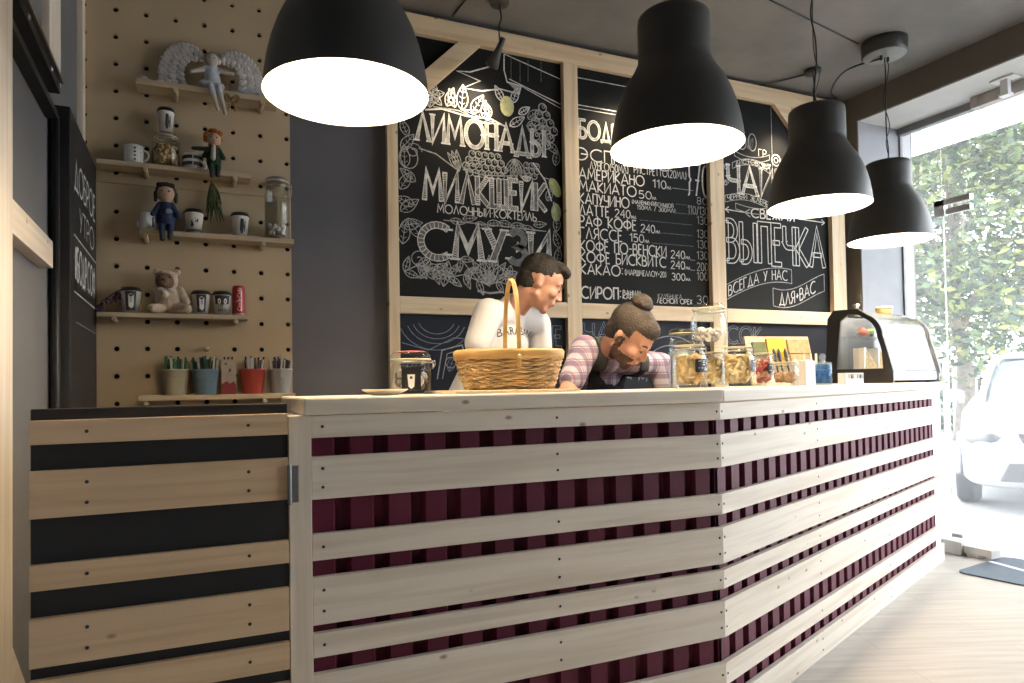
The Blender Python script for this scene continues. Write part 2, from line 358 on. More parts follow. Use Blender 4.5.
# ------------------------------------------------------------------ chalk pen: a stroke alphabet and drawing tools
def arc(cx, cy, rx, ry, a0, a1, n=12):
    return [(cx+rx*math.cos(R(a0+(a1-a0)*i/n)), cy+ry*math.sin(R(a0+(a1-a0)*i/n))) for i in range(n+1)]
def bowl(y0, y1, wd, x=0):
    ry = (y1-y0)/2; return [(x,y1)]+arc(x+wd-min(ry,wd*.6), (y0+y1)/2, min(ry,wd*.6), ry, 90, -90)+[(x,y0)]
O = arc(.45,.5,.45,.5,0,360,24)
G = {
 'А':(.7,[[(0,0),(.35,1),(.7,0)],[(.12,.32),(.58,.32)]]), 'Б':(.5,[[(.46,1),(0,1),(0,0)],bowl(0,.55,.5)]),
 'В':(.5,[[(0,0),(0,1)],bowl(.52,1,.42),bowl(0,.52,.5)]), 'Г':(.42,[[(0,0),(0,1),(.42,1)]]),
 'Д':(.7,[[(0,-.12),(0,0),(.7,0),(.7,-.12)],[(.1,0),(.35,1),(.6,0)]]), 'Е':(.4,[[(.4,1),(0,1),(0,0),(.4,0)],[(0,.55),(.32,.55)]]),
 'Ж':(.8,[[(.4,0),(.4,1)],[(0,1),(.4,.5),(.8,1)],[(0,0),(.4,.5),(.8,0)]]), 'З':(.45,[arc(.2,.75,.22,.25,150,-90)+arc(.2,.25,.25,.25,90,-150)]),
 'И':(.55,[[(0,1),(0,0),(.55,1),(.55,0)]]), 'Й':(.55,[[(0,1),(0,0),(.55,1),(.55,0)],arc(.27,1.2,.13,.1,180,360,6)]),
 'К':(.5,[[(0,0),(0,1)],[(.5,1),(0,.45),(.5,0)]]), 'Л':(.6,[[(0,0),(.3,1),(.6,0)]]), 'М':(.75,[[(0,0),(.1,1),(.37,.3),(.65,1),(.75,0)]]),
 'Н':(.5,[[(0,0),(0,1)],[(.5,0),(.5,1)],[(0,.55),(.5,.55)]]), 'О':(.9,[O]), 'П':(.48,[[(0,0),(0,1),(.48,1),(.48,0)]]),
 'Р':(.45,[[(0,0),(0,1)],bowl(.42,1,.45)]), 'С':(.75,[arc(.45,.5,.45,.5,50,310,18)]), 'Т':(.5,[[(0,1),(.5,1)],[(.25,0),(.25,1)]]),
 'У':(.5,[[(0,1),(.26,.4)],[(.5,1),(.14,0)]]), 'Ф':(.85,[arc(.42,.5,.42,.34,0,360,20),[(.42,-.05),(.42,1.05)]]), 'Х':(.5,[[(0,0),(.5,1)],[(0,1),(.5,0)]]),
 'Ц':(.55,[[(0,1),(0,0),(.5,0),(.5,1)],[(.5,0),(.56,-.15)]]), 'Ч':(.48,[[(0,1),(0,.6)]+arc(.2,.6,.2,.15,180,270,5)+[(.48,.45)],[(.48,1),(.48,0)]]),
 'Ш':(.7,[[(0,1),(0,0),(.7,0),(.7,1)],[(.35,0),(.35,1)]]), 'Ы':(.7,[[(0,1),(0,0)],bowl(0,.5,.42),[(.66,0),(.66,1)]]),
 'Ь':(.45,[[(0,1),(0,0)],bowl(0,.5,.45)]), 'Э':(.6,[arc(.12,.5,.45,.5,130,-130,16),[(.15,.5),(.56,.5)]]),
 'Ю':(.9,[[(0,0),(0,1)],[(0,.5),(.2,.5)],arc(.55,.5,.35,.5,0,360,18)]), 'Я':(.5,[[(.48,0),(.48,1)],[(p[0]*-1+.48,p[1]) for p in bowl(.45,1,.45)],[(.25,.45),(0,0)]]),
 '0':(.5,[arc(.25,.5,.25,.5,0,360,18)]), '1':(.25,[[(0,.8),(.2,1),(.2,0)]]), '2':(.5,[arc(.25,.75,.23,.25,170,-30,9)+[(0,0),(.5,0)]]),
 '3':(.45,[arc(.2,.75,.22,.25,150,-90)+arc(.2,.25,.25,.25,90,-150)]), '4':(.5,[[(.4,0),(.4,1),(0,.35),(.5,.35)]]),
 '5':(.45,[[(.42,1),(.06,1),(.03,.58)]+arc(.2,.32,.25,.32,110,-140)]), '7':(.48,[[(0,1),(.48,1),(.15,0)],[(.1,.5),(.42,.5)]]),
 '8':(.45,[arc(.22,.75,.19,.25,0,360),arc(.22,.26,.22,.26,0,360)]), '6':(.45,[arc(.22,.28,.22,.28,0,360),[(.02,.35),(.3,1)]]), '9':(.45,[arc(.22,.72,.22,.28,0,360),[(.43,.65),(.15,0)]]),
 '(':(.2,[arc(.25,.5,.22,.62,120,240,8)]), ')':(.2,[arc(-.05,.5,.22,.62,60,-60,8)]), '/':(.3,[[(0,-.1),(.3,1.1)]]), '-':(.3,[[(0,.5),(.3,.5)]]),
 ':':(.12,[[(.05,.2),(.05,.28)],[(.05,.7),(.05,.78)]]), '.':(.1,[[(.03,0),(.05,.06)]]), '·':(.2,[[(.06,.48),(.14,.52)]]), '+':(.4,[[(0,.5),(.4,.5)],[(.2,.3),(.2,.7)]]),
 '}':(.3,[arc(0,.85,.12,.15,90,0,5)+[(.12,.6),(.24,.5),(.12,.4)]+arc(0,.15,.12,.15,0,-90,5)]), ' ':(.4,[]), '#':(.5,[[(.1,0),(.2,1)],[(.3,0),(.4,1)],[(0,.35),(.5,.35)],[(0,.65),(.5,.65)]]),
}
GS = .17                                                       # gap between letters
def textw(t): return sum(G[c][0]+GS for c in t)-GS
class Chalk:
    """flat chalk marks on a board: local x along the board, z up, lying at a fixed y"""
    def __init__(s, y): s.mb = MB(); s.y = y; s.k = 0
    def line(s, pts, wd=.004, mi=0, closed=False):
        wd *= 1.18
        P = [Vector(p) for p in pts]
        if closed: P = P+[P[0]]
        Q = [P[0]]
        for p in P[1:]:
            if (p-Q[-1]).length > 1e-5: Q.append(p)
        P = Q; n = len(P)
        if n < 2: return s
        y = s.y-.00002*(s.k%20); s.k += 1; vs = []; fs = []
        for i, p in enumerate(P):
            a = (P[i]-P[i-1]).normalized() if i else (P[1]-P[0]).normalized()
            b = (P[i+1]-P[i]).normalized() if i < n-1 else a
            t = a+b
            if t.length < .3: t = a
            t.normalize(); nn = Vector((-t.y, t.x)); h = wd/2/max(.5, nn.dot(Vector((-a.y, a.x))))
            vs += [(p.x+nn.x*h, y, p.y+nn.y*h), (p.x-nn.x*h, y, p.y-nn.y*h)]
        for i in range(n-1): fs.append((2*i, 2*i+1, 2*i+3, 2*i+2))
        s.mb.add(vs, fs, mi); return s
    def fill(s, pts, mi=0):
        y = s.y+.00003; s.mb.add([(p[0], y, p[1]) for p in pts], [tuple(range(len(pts)))], mi); return s
    def glyphs(s, t, x0, z0, h, width=None, slope=0):
        k = (width/textw(t)) if width else h; x = x0
        for c in t:
            gw, st = G[c]
            for pl in st: yield [(x+p[0]*k, z0+p[1]*h+slope*(x+p[0]*k-x0)) for p in pl]
            x += (gw+GS)*k
    def text(s, t, x0, z0, h, width=None, wd=.004, mi=0, slope=0):
        for pl in s.glyphs(t, x0, z0, h, width, slope): s.line(pl, wd, mi)
        return s
    def fat(s, t, x0, z0, h, width=None, body=.02, wd=.003, mi=0, hatch=.012, serif=False, bodymi=None):
        for pl in s.glyphs(t, x0, z0, h, width):
            P = [Vector(p) for p in pl]; L = []; Rr = []; n = len(P)
            for i, p in enumerate(P):
                a = (P[i]-P[i-1]).normalized() if i else (P[1]-P[0]).normalized()
                b = (P[i+1]-P[i]).normalized() if i < n-1 else a
                tt = a+b; tt = a if tt.length < .3 else tt.normalized(); nn = Vector((-tt.y, tt.x))
                hh = body/2/max(.6, nn.dot(Vector((-a.y, a.x))))
                L.append(p+nn*hh); Rr.append(p-nn*hh)
            if bodymi is not None: s.line(pl, body, bodymi)
            s.line(L, wd, mi); s.line(Rr, wd, mi); s.line([L[0],Rr[0]], wd, mi); s.line([L[-1],Rr[-1]], wd, mi)
            if hatch:
                for i in range(n-1):
                    d = (P[i+1]-P[i]).length; m = max(1, int(d/hatch))
                    for j in range(m):
                        q = (j+.5)/m; s.line([L[i].lerp(L[i+1], q), Rr[i].lerp(Rr[i+1], q)], wd*.9, mi)
            if serif:
                for p in (P[0], P[-1]):
                    s.line([(p.x-body*.85, p.y), (p.x+body*.85, p.y)], wd*2.2, mi)
        return s
    def leaf(s, x, z, ang, L, wd=.0035, fat=.38, mi=0, veins=3):
        d = Vector((math.cos(ang), math.sin(ang))); n = Vector((-d.y, d.x)); o = Vector((x, z)); k = 8
        a = [o+d*L*i/k+n*L*fat*.5*math.sin(math.pi*(i/k)**.8) for i in range(k+1)]
        b = [o+d*L*i/k-n*L*fat*.5*math.sin(math.pi*(i/k)**.8) for i in range(k+1)]
        s.line(a, wd, mi); s.line(b, wd, mi); s.line([o, o+d*L*.9], wd*.7, mi)
        for i in range(1, veins+1):
            q = o+d*L*i/(veins+1.5); s.line([q, q+(d*.7+n).normalized()*L*fat*.32], wd*.6, mi); s.line([q, q+(d*.7-n).normalized()*L*fat*.32], wd*.6, mi)
        return s
    def circ(s, x, z, r, wd=.0035, mi=0, rz=None): return s.line([(x+r*math.cos(i*math.pi/8), z+(rz or r)*math.sin(i*math.pi/8)) for i in range(16)], wd, mi, True)
    def disc(s, x, z, rx, rz, mi=0, rot=0):
        return s.fill([(x+rx*math.cos(i*math.pi/10)*math.cos(rot)-rz*math.sin(i*math.pi/10)*math.sin(rot), z+rx*math.cos(i*math.pi/10)*math.sin(rot)+rz*math.sin(i*math.pi/10)*math.cos(rot)) for i in range(20)], mi)
    def flower(s, x, z, r, n=6, wd=.0035, mi=0):
        for i in range(n): s.leaf(x, z, 2*math.pi*i/n+.3, r, wd, .6, mi, 1)
        return s.circ(x, z, r*.22, wd, mi)
    def spiral(s, x, z, r, turns=1.3, a0=0, wd=.0035, mi=0):
        n = 18; return s.line([(x+r*(1-i/n*.8)*math.cos(a0+turns*2*math.pi*i/n), z+r*(1-i/n*.8)*math.sin(a0+turns*2*math.pi*i/n)) for i in range(n+1)], wd, mi)
    def vine(s, pts, wd=.0035, mi=0, leaf=.05, step=1):
        s.line(pts, wd, mi); P = [Vector(p) for p in pts]
        for i in range(0, len(P)-1, step):
            d = P[i+1]-P[i]; a = math.atan2(d.y, d.x)
            s.leaf(P[i].x, P[i].y, a+.8, leaf, wd*.9, .42, mi, 2); s.leaf(P[i].x, P[i].y, a-.8, leaf, wd*.9, .42, mi, 2)
        return s
    def grapes(s, x, z, r, rows, wd=.003, mi=0):
        for i, k in enumerate(rows):
            for j in range(k): s.circ(x+(j-(k-1)/2)*r*1.9, z-i*r*1.7, r, wd, mi); s.circ(x+(j-(k-1)/2)*r*1.9+r*.25, z-i*r*1.7+r*.3, r*.35, wd*.7, mi)
        return s
    def build(s, name, mats, parent): return s.mb.build(name, mats, parent)

CH_W = pm('white_chalk', (.62,.61,.58), .9, 0, .22, 40)
CH_G = pm('grey_chalk', (.34,.34,.33), .9, 0, .3, 40)
CH_D = pm('faint_chalk', (.15,.15,.15), .9, 0, .3, 40)
CH_Y = pm('pale_yellow_chalk', (.62,.60,.30), .9, 0, .15, 30)
CH_L = pm('lime_green_chalk', (.40,.45,.20), .9, 0, .2, 30)
CH_B = pm('blue_grey_chalk', (.20,.25,.33), .9, 0, .25, 30)
CHM = [CH_W, CH_G, CH_D, CH_Y, CH_L, CH_B]

# writing on the sliding sign (faces the room, runs away along the wall)
ck = Chalk(0)
ck.text('ДОБРОЕ', 0, .30, .11, .58, .009); ck.text('УТРО', .12, .16, .09, .42, .007)
ck.line([(-.02,.12),(.62,.12)], .004); ck.text('#БОДР.СОФ', .0, -.04, .12, .58, .013); ck.line([(-.02,-.09),(.64,-.09)], .004); ck.line([(.02,-.20),(.6,-.20)], .003, 1)
so_ = ck.build('chalk_writing', CHM, sign); so_.rotation_euler = (0,0,R(90)); so_.location = (.0385, -.29, 1.66)

# ------------------------------------------------------------------ back wall: lattice of battens with chalkboards
YF = 3.60; YC = 3.6375
ORG = Vector((2.1, YF, 1.2))
fr = thing('menu_frame', 'pale pine lattice of posts and rails holding the chalkboards on the back wall', 'frame', ORG)
def fpart(name, x0, x1, z0, z1, mat, y0=YF, y1=3.6355): return MB().box(x0-ORG.x, x1-ORG.x, y0-ORG.y, y1-ORG.y, z0-ORG.z, z1-ORG.z).build(name, mat, fr, bevel=.0015)
for x0, x1 in ((.972,1.031),(2.067,2.165),(3.172,3.290),(4.293,4.425)): fpart('post', x0, x1, .1, 3.145, FZ)
fpart('rail', .98, 4.425, 3.146, 3.252, FX)
for x0, x1 in ((1.032,2.066),(2.166,3.171),(3.291,4.292)): fpart('rail', x0, x1, 1.597, 1.689, FX); fpart('rail', x0, x1, .45, .54, FX)
def brace(q):
    mb = MB().prismY([(p[0]-ORG.x, p[1]-ORG.z) for p in q], .002, .0355); return mb.build('brace', FX, fr, bevel=.0015)
brace([(1.032,2.79),(1.392,3.145),(1.53,3.145),(1.032,2.655)]); brace([(3.762,3.145),(3.905,3.145),(4.292,2.762),(4.292,2.62)])

def board(name, label, x0, x1, z0, z1, mat):
    o = thing('chalkboard', label, 'chalkboard', ((x0+x1)/2, YC, z0))
    MB().box(x0-(x0+x1)/2, (x1-x0)/2, 0, .018, 0, z1-z0).build('board_panel', mat, o)
    return o
def finish(ck, o, name='chalk_drawing'):                       # chalk is drawn in wall coordinates
    c = ck.build(name, CHM, o); c.location = (-o.location.x, 0, -o.location.z); return c
def Q(px, py): p = at(px, py, YC); return (p.x, p.z)

# --- board 1: drinks
b1 = board('b', 'large chalkboard lettered with lemonades, milkshakes and smoothies among chalk flowers', 1.032, 2.066, 1.69, 3.145, M_chalkb)
ck = Chalk(-.0008)
ck.fat('ЛИМОНАДЫ', 1.15, 2.565, .155, .80, .021, .0035, 0, .008, True, 1)
finish(ck, b1, 'chalk_lettering')
ck = Chalk(-.0010)
ck.fat('МИЛКШЕЙК', 1.19, 2.235, .165, .76, .026, .0045, 0, .012, False, 2)
ck.text('МОЛОЧНЫЙ·КОКТЕЙЛЬ', 1.265, 2.170, .048, .62, .0055, 0)
finish(ck, b1, 'chalk_lettering')
ck = Chalk(-.0010)
ck.fat('СМУЗИ', 1.165, 1.915, .185, .80, .036, .0045, 0, .013, True, 2)
finish(ck, b1, 'chalk_lettering')
ck = Chalk(-.0006)
# ribbon flag and the pair of ruled lines at the top
ck.line([Q(492,66),Q(470,72),Q(457,71),Q(480,81),Q(463,88),Q(482,91),Q(500,89),Q(519,94),Q(521,86),Q(507,82),Q(504,70),Q(504,54)], .007)
ck.fill([Q(507,82),Q(521,86),Q(519,94)], 1)
ck.line([Q(504,54),(2.064,3.055)], .005); ck.line([Q(509,79),(2.064,2.90)], .005); ck.line([Q(521,86),(2.064,2.875)], .004); ck.line([Q(511,56),Q(511,79)], .003, 2)
for q in (520, 528, 541): ck.line([Q(q,60),Q(q,82)], .003, 2)
# upper wreath
ck.flower(1.245, 2.83, .075, 6); ck.flower(1.20, 2.80, .05, 5, mi=1); ck.circ(1.245,2.83,.045)
for x, z, a, L in ((1.33,2.78,1.2,.12),(1.38,2.78,1.9,.11),(1.42,2.77,1.5,.15),(1.48,2.76,1.0,.14),(1.56,2.74,1.5,.11),(1.60,2.76,2.0,.09),(1.68,2.86,2.1,.1),(1.74,2.86,1.2,.1),(1.78,2.80,.6,.09)):
    ck.leaf(x, z, a, L, .006, .45)
ck.line([(1.2,2.74),(1.3,2.76),(1.45,2.74),(1.6,2.745),(1.70,2.71)], .008); ck.line([(1.25,2.765),(1.4,2.765),(1.55,2.72),(1.68,2.72)], .006, 1)
ck.leaf(1.62, 2.725, 2.9, .2, .005, .3); ck.leaf(1.72,2.72,.6,.12,.005,.4)
ck.disc(1.705, 2.835, .042, .058, 3); ck.circ(1.705,2.835,.042,.005,3,.058)
ck.grapes(1.94, 2.86, .026, [1,2,3,4,3,2], .006, 1); ck.leaf(1.83,2.735,.2,.12,.005,.5,1); ck.leaf(1.84,2.78,.7,.1,.005,.5,1)
# sides and middle band
for x, z, a, L in ((1.06,2.66,1.1,.12),(1.10,2.58,2.0,.10),(1.06,2.50,.9,.12),(1.08,2.40,1.6,.13),(1.14,2.33,2.5,.11),(1.05,2.28,1.0,.12),(1.13,2.20,2.8,.11),(1.05,2.16,.6,.13),(1.05,2.08,.2,.13),(1.17,2.02,2.2,.13),(1.06,1.98,1.4,.14),
                   (1.98,2.66,1.9,.10),(2.04,2.60,2.5,.10),(2.02,2.52,1.4,.10),(1.96,2.30,1.2,.09),(2.03,2.20,1.8,.10),(2.02,2.12,1.5,.10),(2.04,2.02,1.9,.11),(2.02,1.93,1.4,.10)):
    ck.leaf(x, z, a, L, .0042, .48, 1, 3)
ck.circ(1.105,2.46,.05,.005,1,.06); ck.spiral(1.13,2.50,.05,1.4,0,.004,1)
ck.line([(1.16,2.52),(1.26,2.50),(1.36,2.44),(1.40,2.415)], .006, 1)
for x in (1.30,1.34,1.38): ck.leaf(1.40,2.42,2.2-(x-1.3)*6,.12,.004,.3,1)
ck.grapes(1.56, 2.525, .021, [5,6,7,6], .005, 1); ck.line([(1.42,2.43),(1.55,2.41),(1.68,2.42),(1.76,2.43)], .006, 1); ck.leaf(1.43,2.44,.4,.12,.0045,.45,1)
for a in (-1.5,-1.2,-1.8,-.9,-2.2): ck.leaf(1.75,2.53,a,.12,.004,.28,1)
ck.grapes(1.86, 2.50, .018, [3,3,2], .0045, 1); ck.line([(1.87,2.52),(1.95,2.42),(1.99,2.30)], .007)
ck.line([(1.93,2.44),(1.99,2.43)],.005,1)
ck.disc(2.015, 2.385, .034, .062, 4, .5); ck.line([(1.985,2.42),(2.02,2.385),(2.04,2.34)],.003,3); ck.disc(2.02, 2.235, .033, .055, 4); ck.line([(2.0,2.295),(2.02,2.235)],.003,3)
for i in range(8): ck.leaf(1.34+i*.075, 2.135+.012*math.sin(i*2), (.15 if i%2 else -.15), .09, .0038, .4, 1)
ck.line([(1.30,2.13),(1.6,2.125),(1.95,2.115)], .005, 1)
# lower garland
ck.vine([(1.07,1.83),(1.15,1.87),(1.24,1.85),(1.33,1.81),(1.42,1.83),(1.50,1.80),(1.58,1.77)], .005, 1, .09)
ck.flower(1.20,1.85,.07,5,.0045,1); ck.flower(1.31,1.83,.075,6,.0045,1); ck.spiral(1.15,1.90,.05,1.2,1,.0045,1)
ck.vine([(1.40,1.92),(1.45,1.86),(1.50,1.80)], .005, 1, .08)
for a in (.9,1.25,1.57,1.9,2.25): ck.leaf(1.575,1.78,a,.17,.0048,.32,1)
ck.circ(1.575,1.82,.035,.005,1); ck.line([(1.45,1.84),(1.575,1.93),(1.68,1.86)],.005,1)
ck.flower(1.70,1.84,.06,6,.0045,1); ck.vine([(1.62,1.80),(1.72,1.78),(1.82,1.82),(1.92,1.87),(2.0,1.88)], .005, 1, .08); ck.line([(1.50,1.74),(1.575,1.73),(1.65,1.74)],.01,1)
finish(ck, b1)

# --- board 2: coffee menu
b2 = board('b', 'tall chalkboard covered with a handwritten coffee menu and prices', 2.166, 3.171, 1.69, 3.145, M_chalkb)
ck = Chalk(-.0008)
ck.line([(2.168,3.085),(3.17,3.085)], .005); ck.line([(2.168,2.915),(3.17,2.915)], .005); ck.line([(2.168,2.893),(3.17,2.893)], .004)
ck.fat('БОДРОСТЬ', 2.195, Q(583,138)[1], Q(583,120)[1]-Q(583,138)[1], .58, .014, .004, 0, 0, False, 1)
finish(ck, b2, 'chalk_lettering')
ck = Chalk(-.0008)
def zline(y): return Q(583, y)[1]
def xr(px, y): return at(px, y, YC).x
rows = [('ЭСПРЕССО',148,160,670,.0068),('АМЕРИКАНО',168.5,179,644,.0068),('МАКИАТО',180.5,191,636,.0068),('КАПУЧИНО',193,203.5,629,.0068),('ЛАТТЕ',204.5,215,609,.0068),('РАФ КОФЕ',215.5,226,636,.0068),
        ('ГЛЯССЕ',227.5,238.5,622,.0068),('КОФЕ ПО-ВЕНСКИ',240,251,666,.0068),('КОФЕ БИСКВИТС',251.5,262,666,.0068),('КАКАО:',263.5,274,623,.0068),('СИРОП:',286.5,298,621,.0085)]
for t_, y0, y1, xe, wd in rows:
    z1, z0 = zline(y0), zline(y1); x0 = 2.185; ck.text(t_, x0, z0, z1-z0, xr(xe, y1)-x0, wd)
def small(t_, px, py, h, pe, wd=.004, mi=0):                  # small writing whose left end sits at a pixel
    x0, z0 = Q(px, py); W_ = at(pe, py, YC).x-x0
    if t_.endswith('МЛ') and t_[0] != '(':                   # the unit is written small
        ck.text(t_[:-2], x0, z0, h, W_*.72, wd, mi); ck.text('МЛ', x0+W_*.77, z0, h*.36, W_*.23, wd*.7, mi)
    else: ck.text(t_, x0, z0, h, W_, wd, mi)
small('ЛУНГО(50МЛ)', 590, 169, .048, 628); small('РИСТРЕТТО(20МЛ)', 634, 173, .05, 686)
small('110МЛ', 653, 187.5, .052, 671, .005); small('50МЛ', 639, 198, .048, 656, .005); small('(МАЛЕНЬКИЙ/БОЛЬШОЙ', 632, 203.5, .024, 673, .003); small('150МЛ / 300МЛ)', 637, 209, .026, 675, .003)
small('240МЛ', 615, 217, .05, 636, .005); small('240МЛ', 641, 232, .05, 660, .005); small('150МЛ', 630, 241.5, .05, 649, .005); small('240МЛ', 671, 258, .05, 690, .005); small('240МЛ', 671, 268.5, .05, 690, .005)
small('(МАРШМЕЛЛОУ+20)', 625, 275, .035, 666, .0035); small('300МЛ', 672, 280, .045, 690, .0045)
small('ВАНИЛЬ', 623, 295, .03, 642, .0045); small('КАРАМЕЛЬ', 623, 299, .03, 650, .0045); small('КЛУБНИКА', 658, 298, .028, 682, .003, 1); small('ЛЕСНОЙ ОРЕХ', 657, 303, .032, 692, .004)
small('}70', 688, 195, .21, 709, .010, 0); small('80', 697, 204, .045, 707, .004, 1)
for y, t_ in ((213.5,'110/130'),(224,'130'),(237.5,'130'),(248,'130'),(259,'130'),(270.5,'200'),(280,'100'),(303.5,'30')):
    small(t_, 688 if '/' in t_ else 697, y, .052, 708, .0045, 1)
def dots(x0, x1, z):
    n = int((x1-x0)/.014)
    for i in range(n): ck.line([(x0+i*.014, z), (x0+i*.014+.005, z)], .0035, 1)
for px, py in ((678,173),(676,204),(676,213),(640,220),(662,233),(652,243)):
    x, z = Q(px, py); dots(x, 3.06, z)
for px, py in ((672,188),(690,260),(690,270)): x, z = Q(px, py); ck.line([(x,z),(3.06,z)], .003, 1)
finish(ck, b2, 'chalk_lettering')

# --- board 3: tea and pastry
b3 = board('b', 'chalkboard with outlined pastry lettering and curved chalk ribbons beside the window', 3.291, 4.292, 1.69, 3.145, M_chalkb)
ck = Chalk(-.0008)
ck.fat('ЧАЙ', 3.36, 2.49, .19, .40, .022, .0055, 0, .012, True, 2)
ck.text('50', 3.46, 2.80, .12, .16, .007, 1); ck.text('ГР', 3.64, 2.77, .05, .07, .005, 0)
finish(ck, b3, 'chalk_lettering')
ck = Chalk(-.0008)
ck.fat('ВЫПЕЧКА', 3.335, 2.02, .275, .91, .032, .0065, 0, .0, False)
ck.text('СВЕЖАЯ', 3.56, 2.335, .062, .40, .0085, 0)
finish(ck, b3, 'chalk_lettering')
def along(ck, t_, f, h, x0, x1, wd, mi):                        # letters riding on a curve
    k = (x1-x0)/textw(t_); x = x0
    for c in t_:
        gw, st = G[c]
        for pl in st: ck.line([(x+p[0]*k, f(x+p[0]*k)+p[1]*h) for p in pl], wd, mi)
        x += (gw+GS)*k
def ribbon(ck, f, h, x0, x1, wd, mi):
    X = [x0+(x1-x0)*i/16 for i in range(17)]
    ck.line([(x,f(x)) for x in X], wd, mi); ck.line([(x,f(x)+h) for x in X], wd, mi); ck.line([(x0,f(x0)),(x0,f(x0)+h)], wd, mi); ck.line([(x1,f(x1)),(x1,f(x1)+h)], wd, mi)
ck = Chalk(-.0008)
f1 = lambda x: 1.745+.15*math.sin((x-3.30)/.58*1.75); along(ck, 'ВСЕГДА У НАС', lambda x: f1(x)+.015, .07, 3.34, 3.88, .006, 0); ribbon(ck, f1, .10, 3.31, 3.92, .005, 1)
f2 = lambda x: 1.79+.075*math.sin((x-3.94)/.50*3.0-.9); along(ck, 'ДЛЯ+ВАС', lambda x: f2(x)+.02, .085, 3.80, 4.15, .007, 0); ribbon(ck, f2, .125, 3.74, 4.24, .005, 1)
finish(ck, b3, 'chalk_lettering')
ck = Chalk(-.0006)
ck.line([(3.33,2.37),(3.54,2.362)], .006); ck.line([(3.36,2.39),(3.33,2.37),(3.36,2.35)], .006); ck.line([(3.55,2.39),(3.50,2.363),(3.55,2.335)],.006,1)
ck.line([(4.0,2.36),(4.26,2.352)], .006); ck.line([(4.23,2.372),(4.26,2.352),(4.23,2.332)], .006)
g1 = lambda x: 2.70+.06*((x-3.57)/.2)**2*-1; ribbon(ck, g1, .04, 3.40, 3.74, .005, 1); g2 = lambda x: 2.77-.05*(1-((x-3.57)/.2)**2); ribbon(ck, g2, .035, 3.42, 3.74, .005, 1)
along(ck, 'ЛИСТОВОЙ', lambda x: g1(x)+.006, .03, 3.43, 3.71, .004, 0)
h1 = lambda x: 2.42+.03*math.sin((x-3.33)*9); ribbon(ck, h1, .045, 3.33, 3.78, .004, 1); along(ck, 'ЧЕРНЫЙ ЗЕЛЕНЫЙ', lambda x: h1(x)+.008, .032, 3.35, 3.76, .0035, 0)
h2 = lambda x: 2.385-.025*math.sin((x-3.4)*8); ribbon(ck, h2, .04, 3.42, 3.80, .004, 1)
for x, z in ((3.345,2.66),(3.34,2.55),(3.80,2.68),(3.79,2.56)): ck.spiral(x, z, .025, 1.3, 0, .005, 1); ck.circ(x, z, .012, .004, 1)
ck.circ(3.80,2.76,.04,.007); ck.circ(3.80,2.76,.018,.006); ck.line([(3.765,3.14),(3.765,2.62)], .003, 1)
for a in (1.1,1.5,1.9): ck.leaf(3.55,2.81,a,.09,.004,.4,2)
finish(ck, b3)
# --- lower row: blue-black boards with busy drawings
low = [('low chalkboard behind the clip-top jar with faint chalk cup and swirls', 1.032, 2.066), ('low chalkboard behind the bowed barista with curling chalk lines', 2.166, 3.171), ('low chalkboard behind the glass jars and pastry case', 3.291, 4.292)]
for i, (lb, x0, x1) in enumerate(low):
    o = board('b', lb, x0, x1, .54, 1.597, M_chalkblue); ck = Chalk(-.0008); rr = random.Random(i+3)
    if i == 0:
        for r_ in (.10,.13,.16,.2): ck.line([(1.25+r_*1.1*math.cos(R(a)), 1.58+r_*.9*math.sin(R(a))) for a in range(200,341,10)], .003, 5)
        ck.line([(1.25,1.24),(1.28,1.40),(1.40,1.43),(1.45,1.25)], .006, 1); ck.line([(1.28,1.24),(1.31,1.38),(1.38,1.40),(1.42,1.25)], .004, 1); ck.line([(1.43,1.43),(1.48,1.28)],.005,1)
        ck.circ(1.33,1.33,.03,.004,1); ck.line([(1.05,1.44),(1.2,1.40),(1.35,1.47),(1.5,1.46)], .003, 5)
        ck.fat('BCAFE'.replace('B','В').replace('C','С').replace('A','А').replace('F','Г').replace('E','Е'), 1.62, 1.42, .12, .42, .02, .003, 5, 0); ck.fat('КОФЕ', 1.62, 1.25, .12, .40, .02, .003, 5, 0)
        for k in range(6): ck.leaf(1.08+k*.12, 1.28, rr.uniform(.5,2.5), .1, .003, .45, 5)
    else:
        xs = x0+.03
        ck.fat('ЧАЙ' if i == 1 else 'СОК', xs, 1.46, .11, .3, .016, .003, 5, 0)
        if i == 1:
            for r_ in (.10,.15,.2,.26,.32): ck.line([(2.85+r_*math.cos(R(a)), 1.18+r_*math.sin(R(a))) for a in range(20,180,8)], .006, 5)
            for k in range(7): ck.leaf(2.4+k*.11, 1.22+.03*rr.random(), rr.uniform(.6,2.4), .12, .003, .4, 5)
        else:
            for k in range(8): ck.leaf(x0+.1+k*.11, 1.22, rr.uniform(.6,2.4), .1, .003, .4, 2)
    finish(ck, o)

# ------------------------------------------------------------------ counter
TH = R(21.71); U = Vector((math.cos(TH), math.sin(TH), 0)); N = Vector((-math.sin(TH), math.cos(TH), 0)); P0 = Vector((1.668, 1.872, 0))
HZ = 1.175
ct = thing('bar_counter', 'long angled bar counter of pale pine planks over dark red corrugated sheet', 'counter', P0)
PL = [(1.068,1.127),(.905,1.018),(.744,.814),(.575,.70),(.490,.553),(.325,.447),(.162,.238),(.0,.108)]
PITCH = .107
LF = P0.x-.29; LR = 3.11
def screws(mb, xs, z0, z1, y, mi=1):
    for i, x in enumerate(xs):
        n = 1 if z1-z0 < .08 else 2
        for k in range(n):
            z = (z0+z1)/2 if n == 1 else z0+(z1-z0)*(.28+.44*k)
            M = Matrix.Translation((x+.006*((i*7+k*3)%3-1), y, z)) @ Matrix.Rotation(R(90),4,'X')
            mb.lathe([(.0045,-.0012),(.0045,.0012),(.002,.0016)], 8, mi=mi, M=M)
    return mb
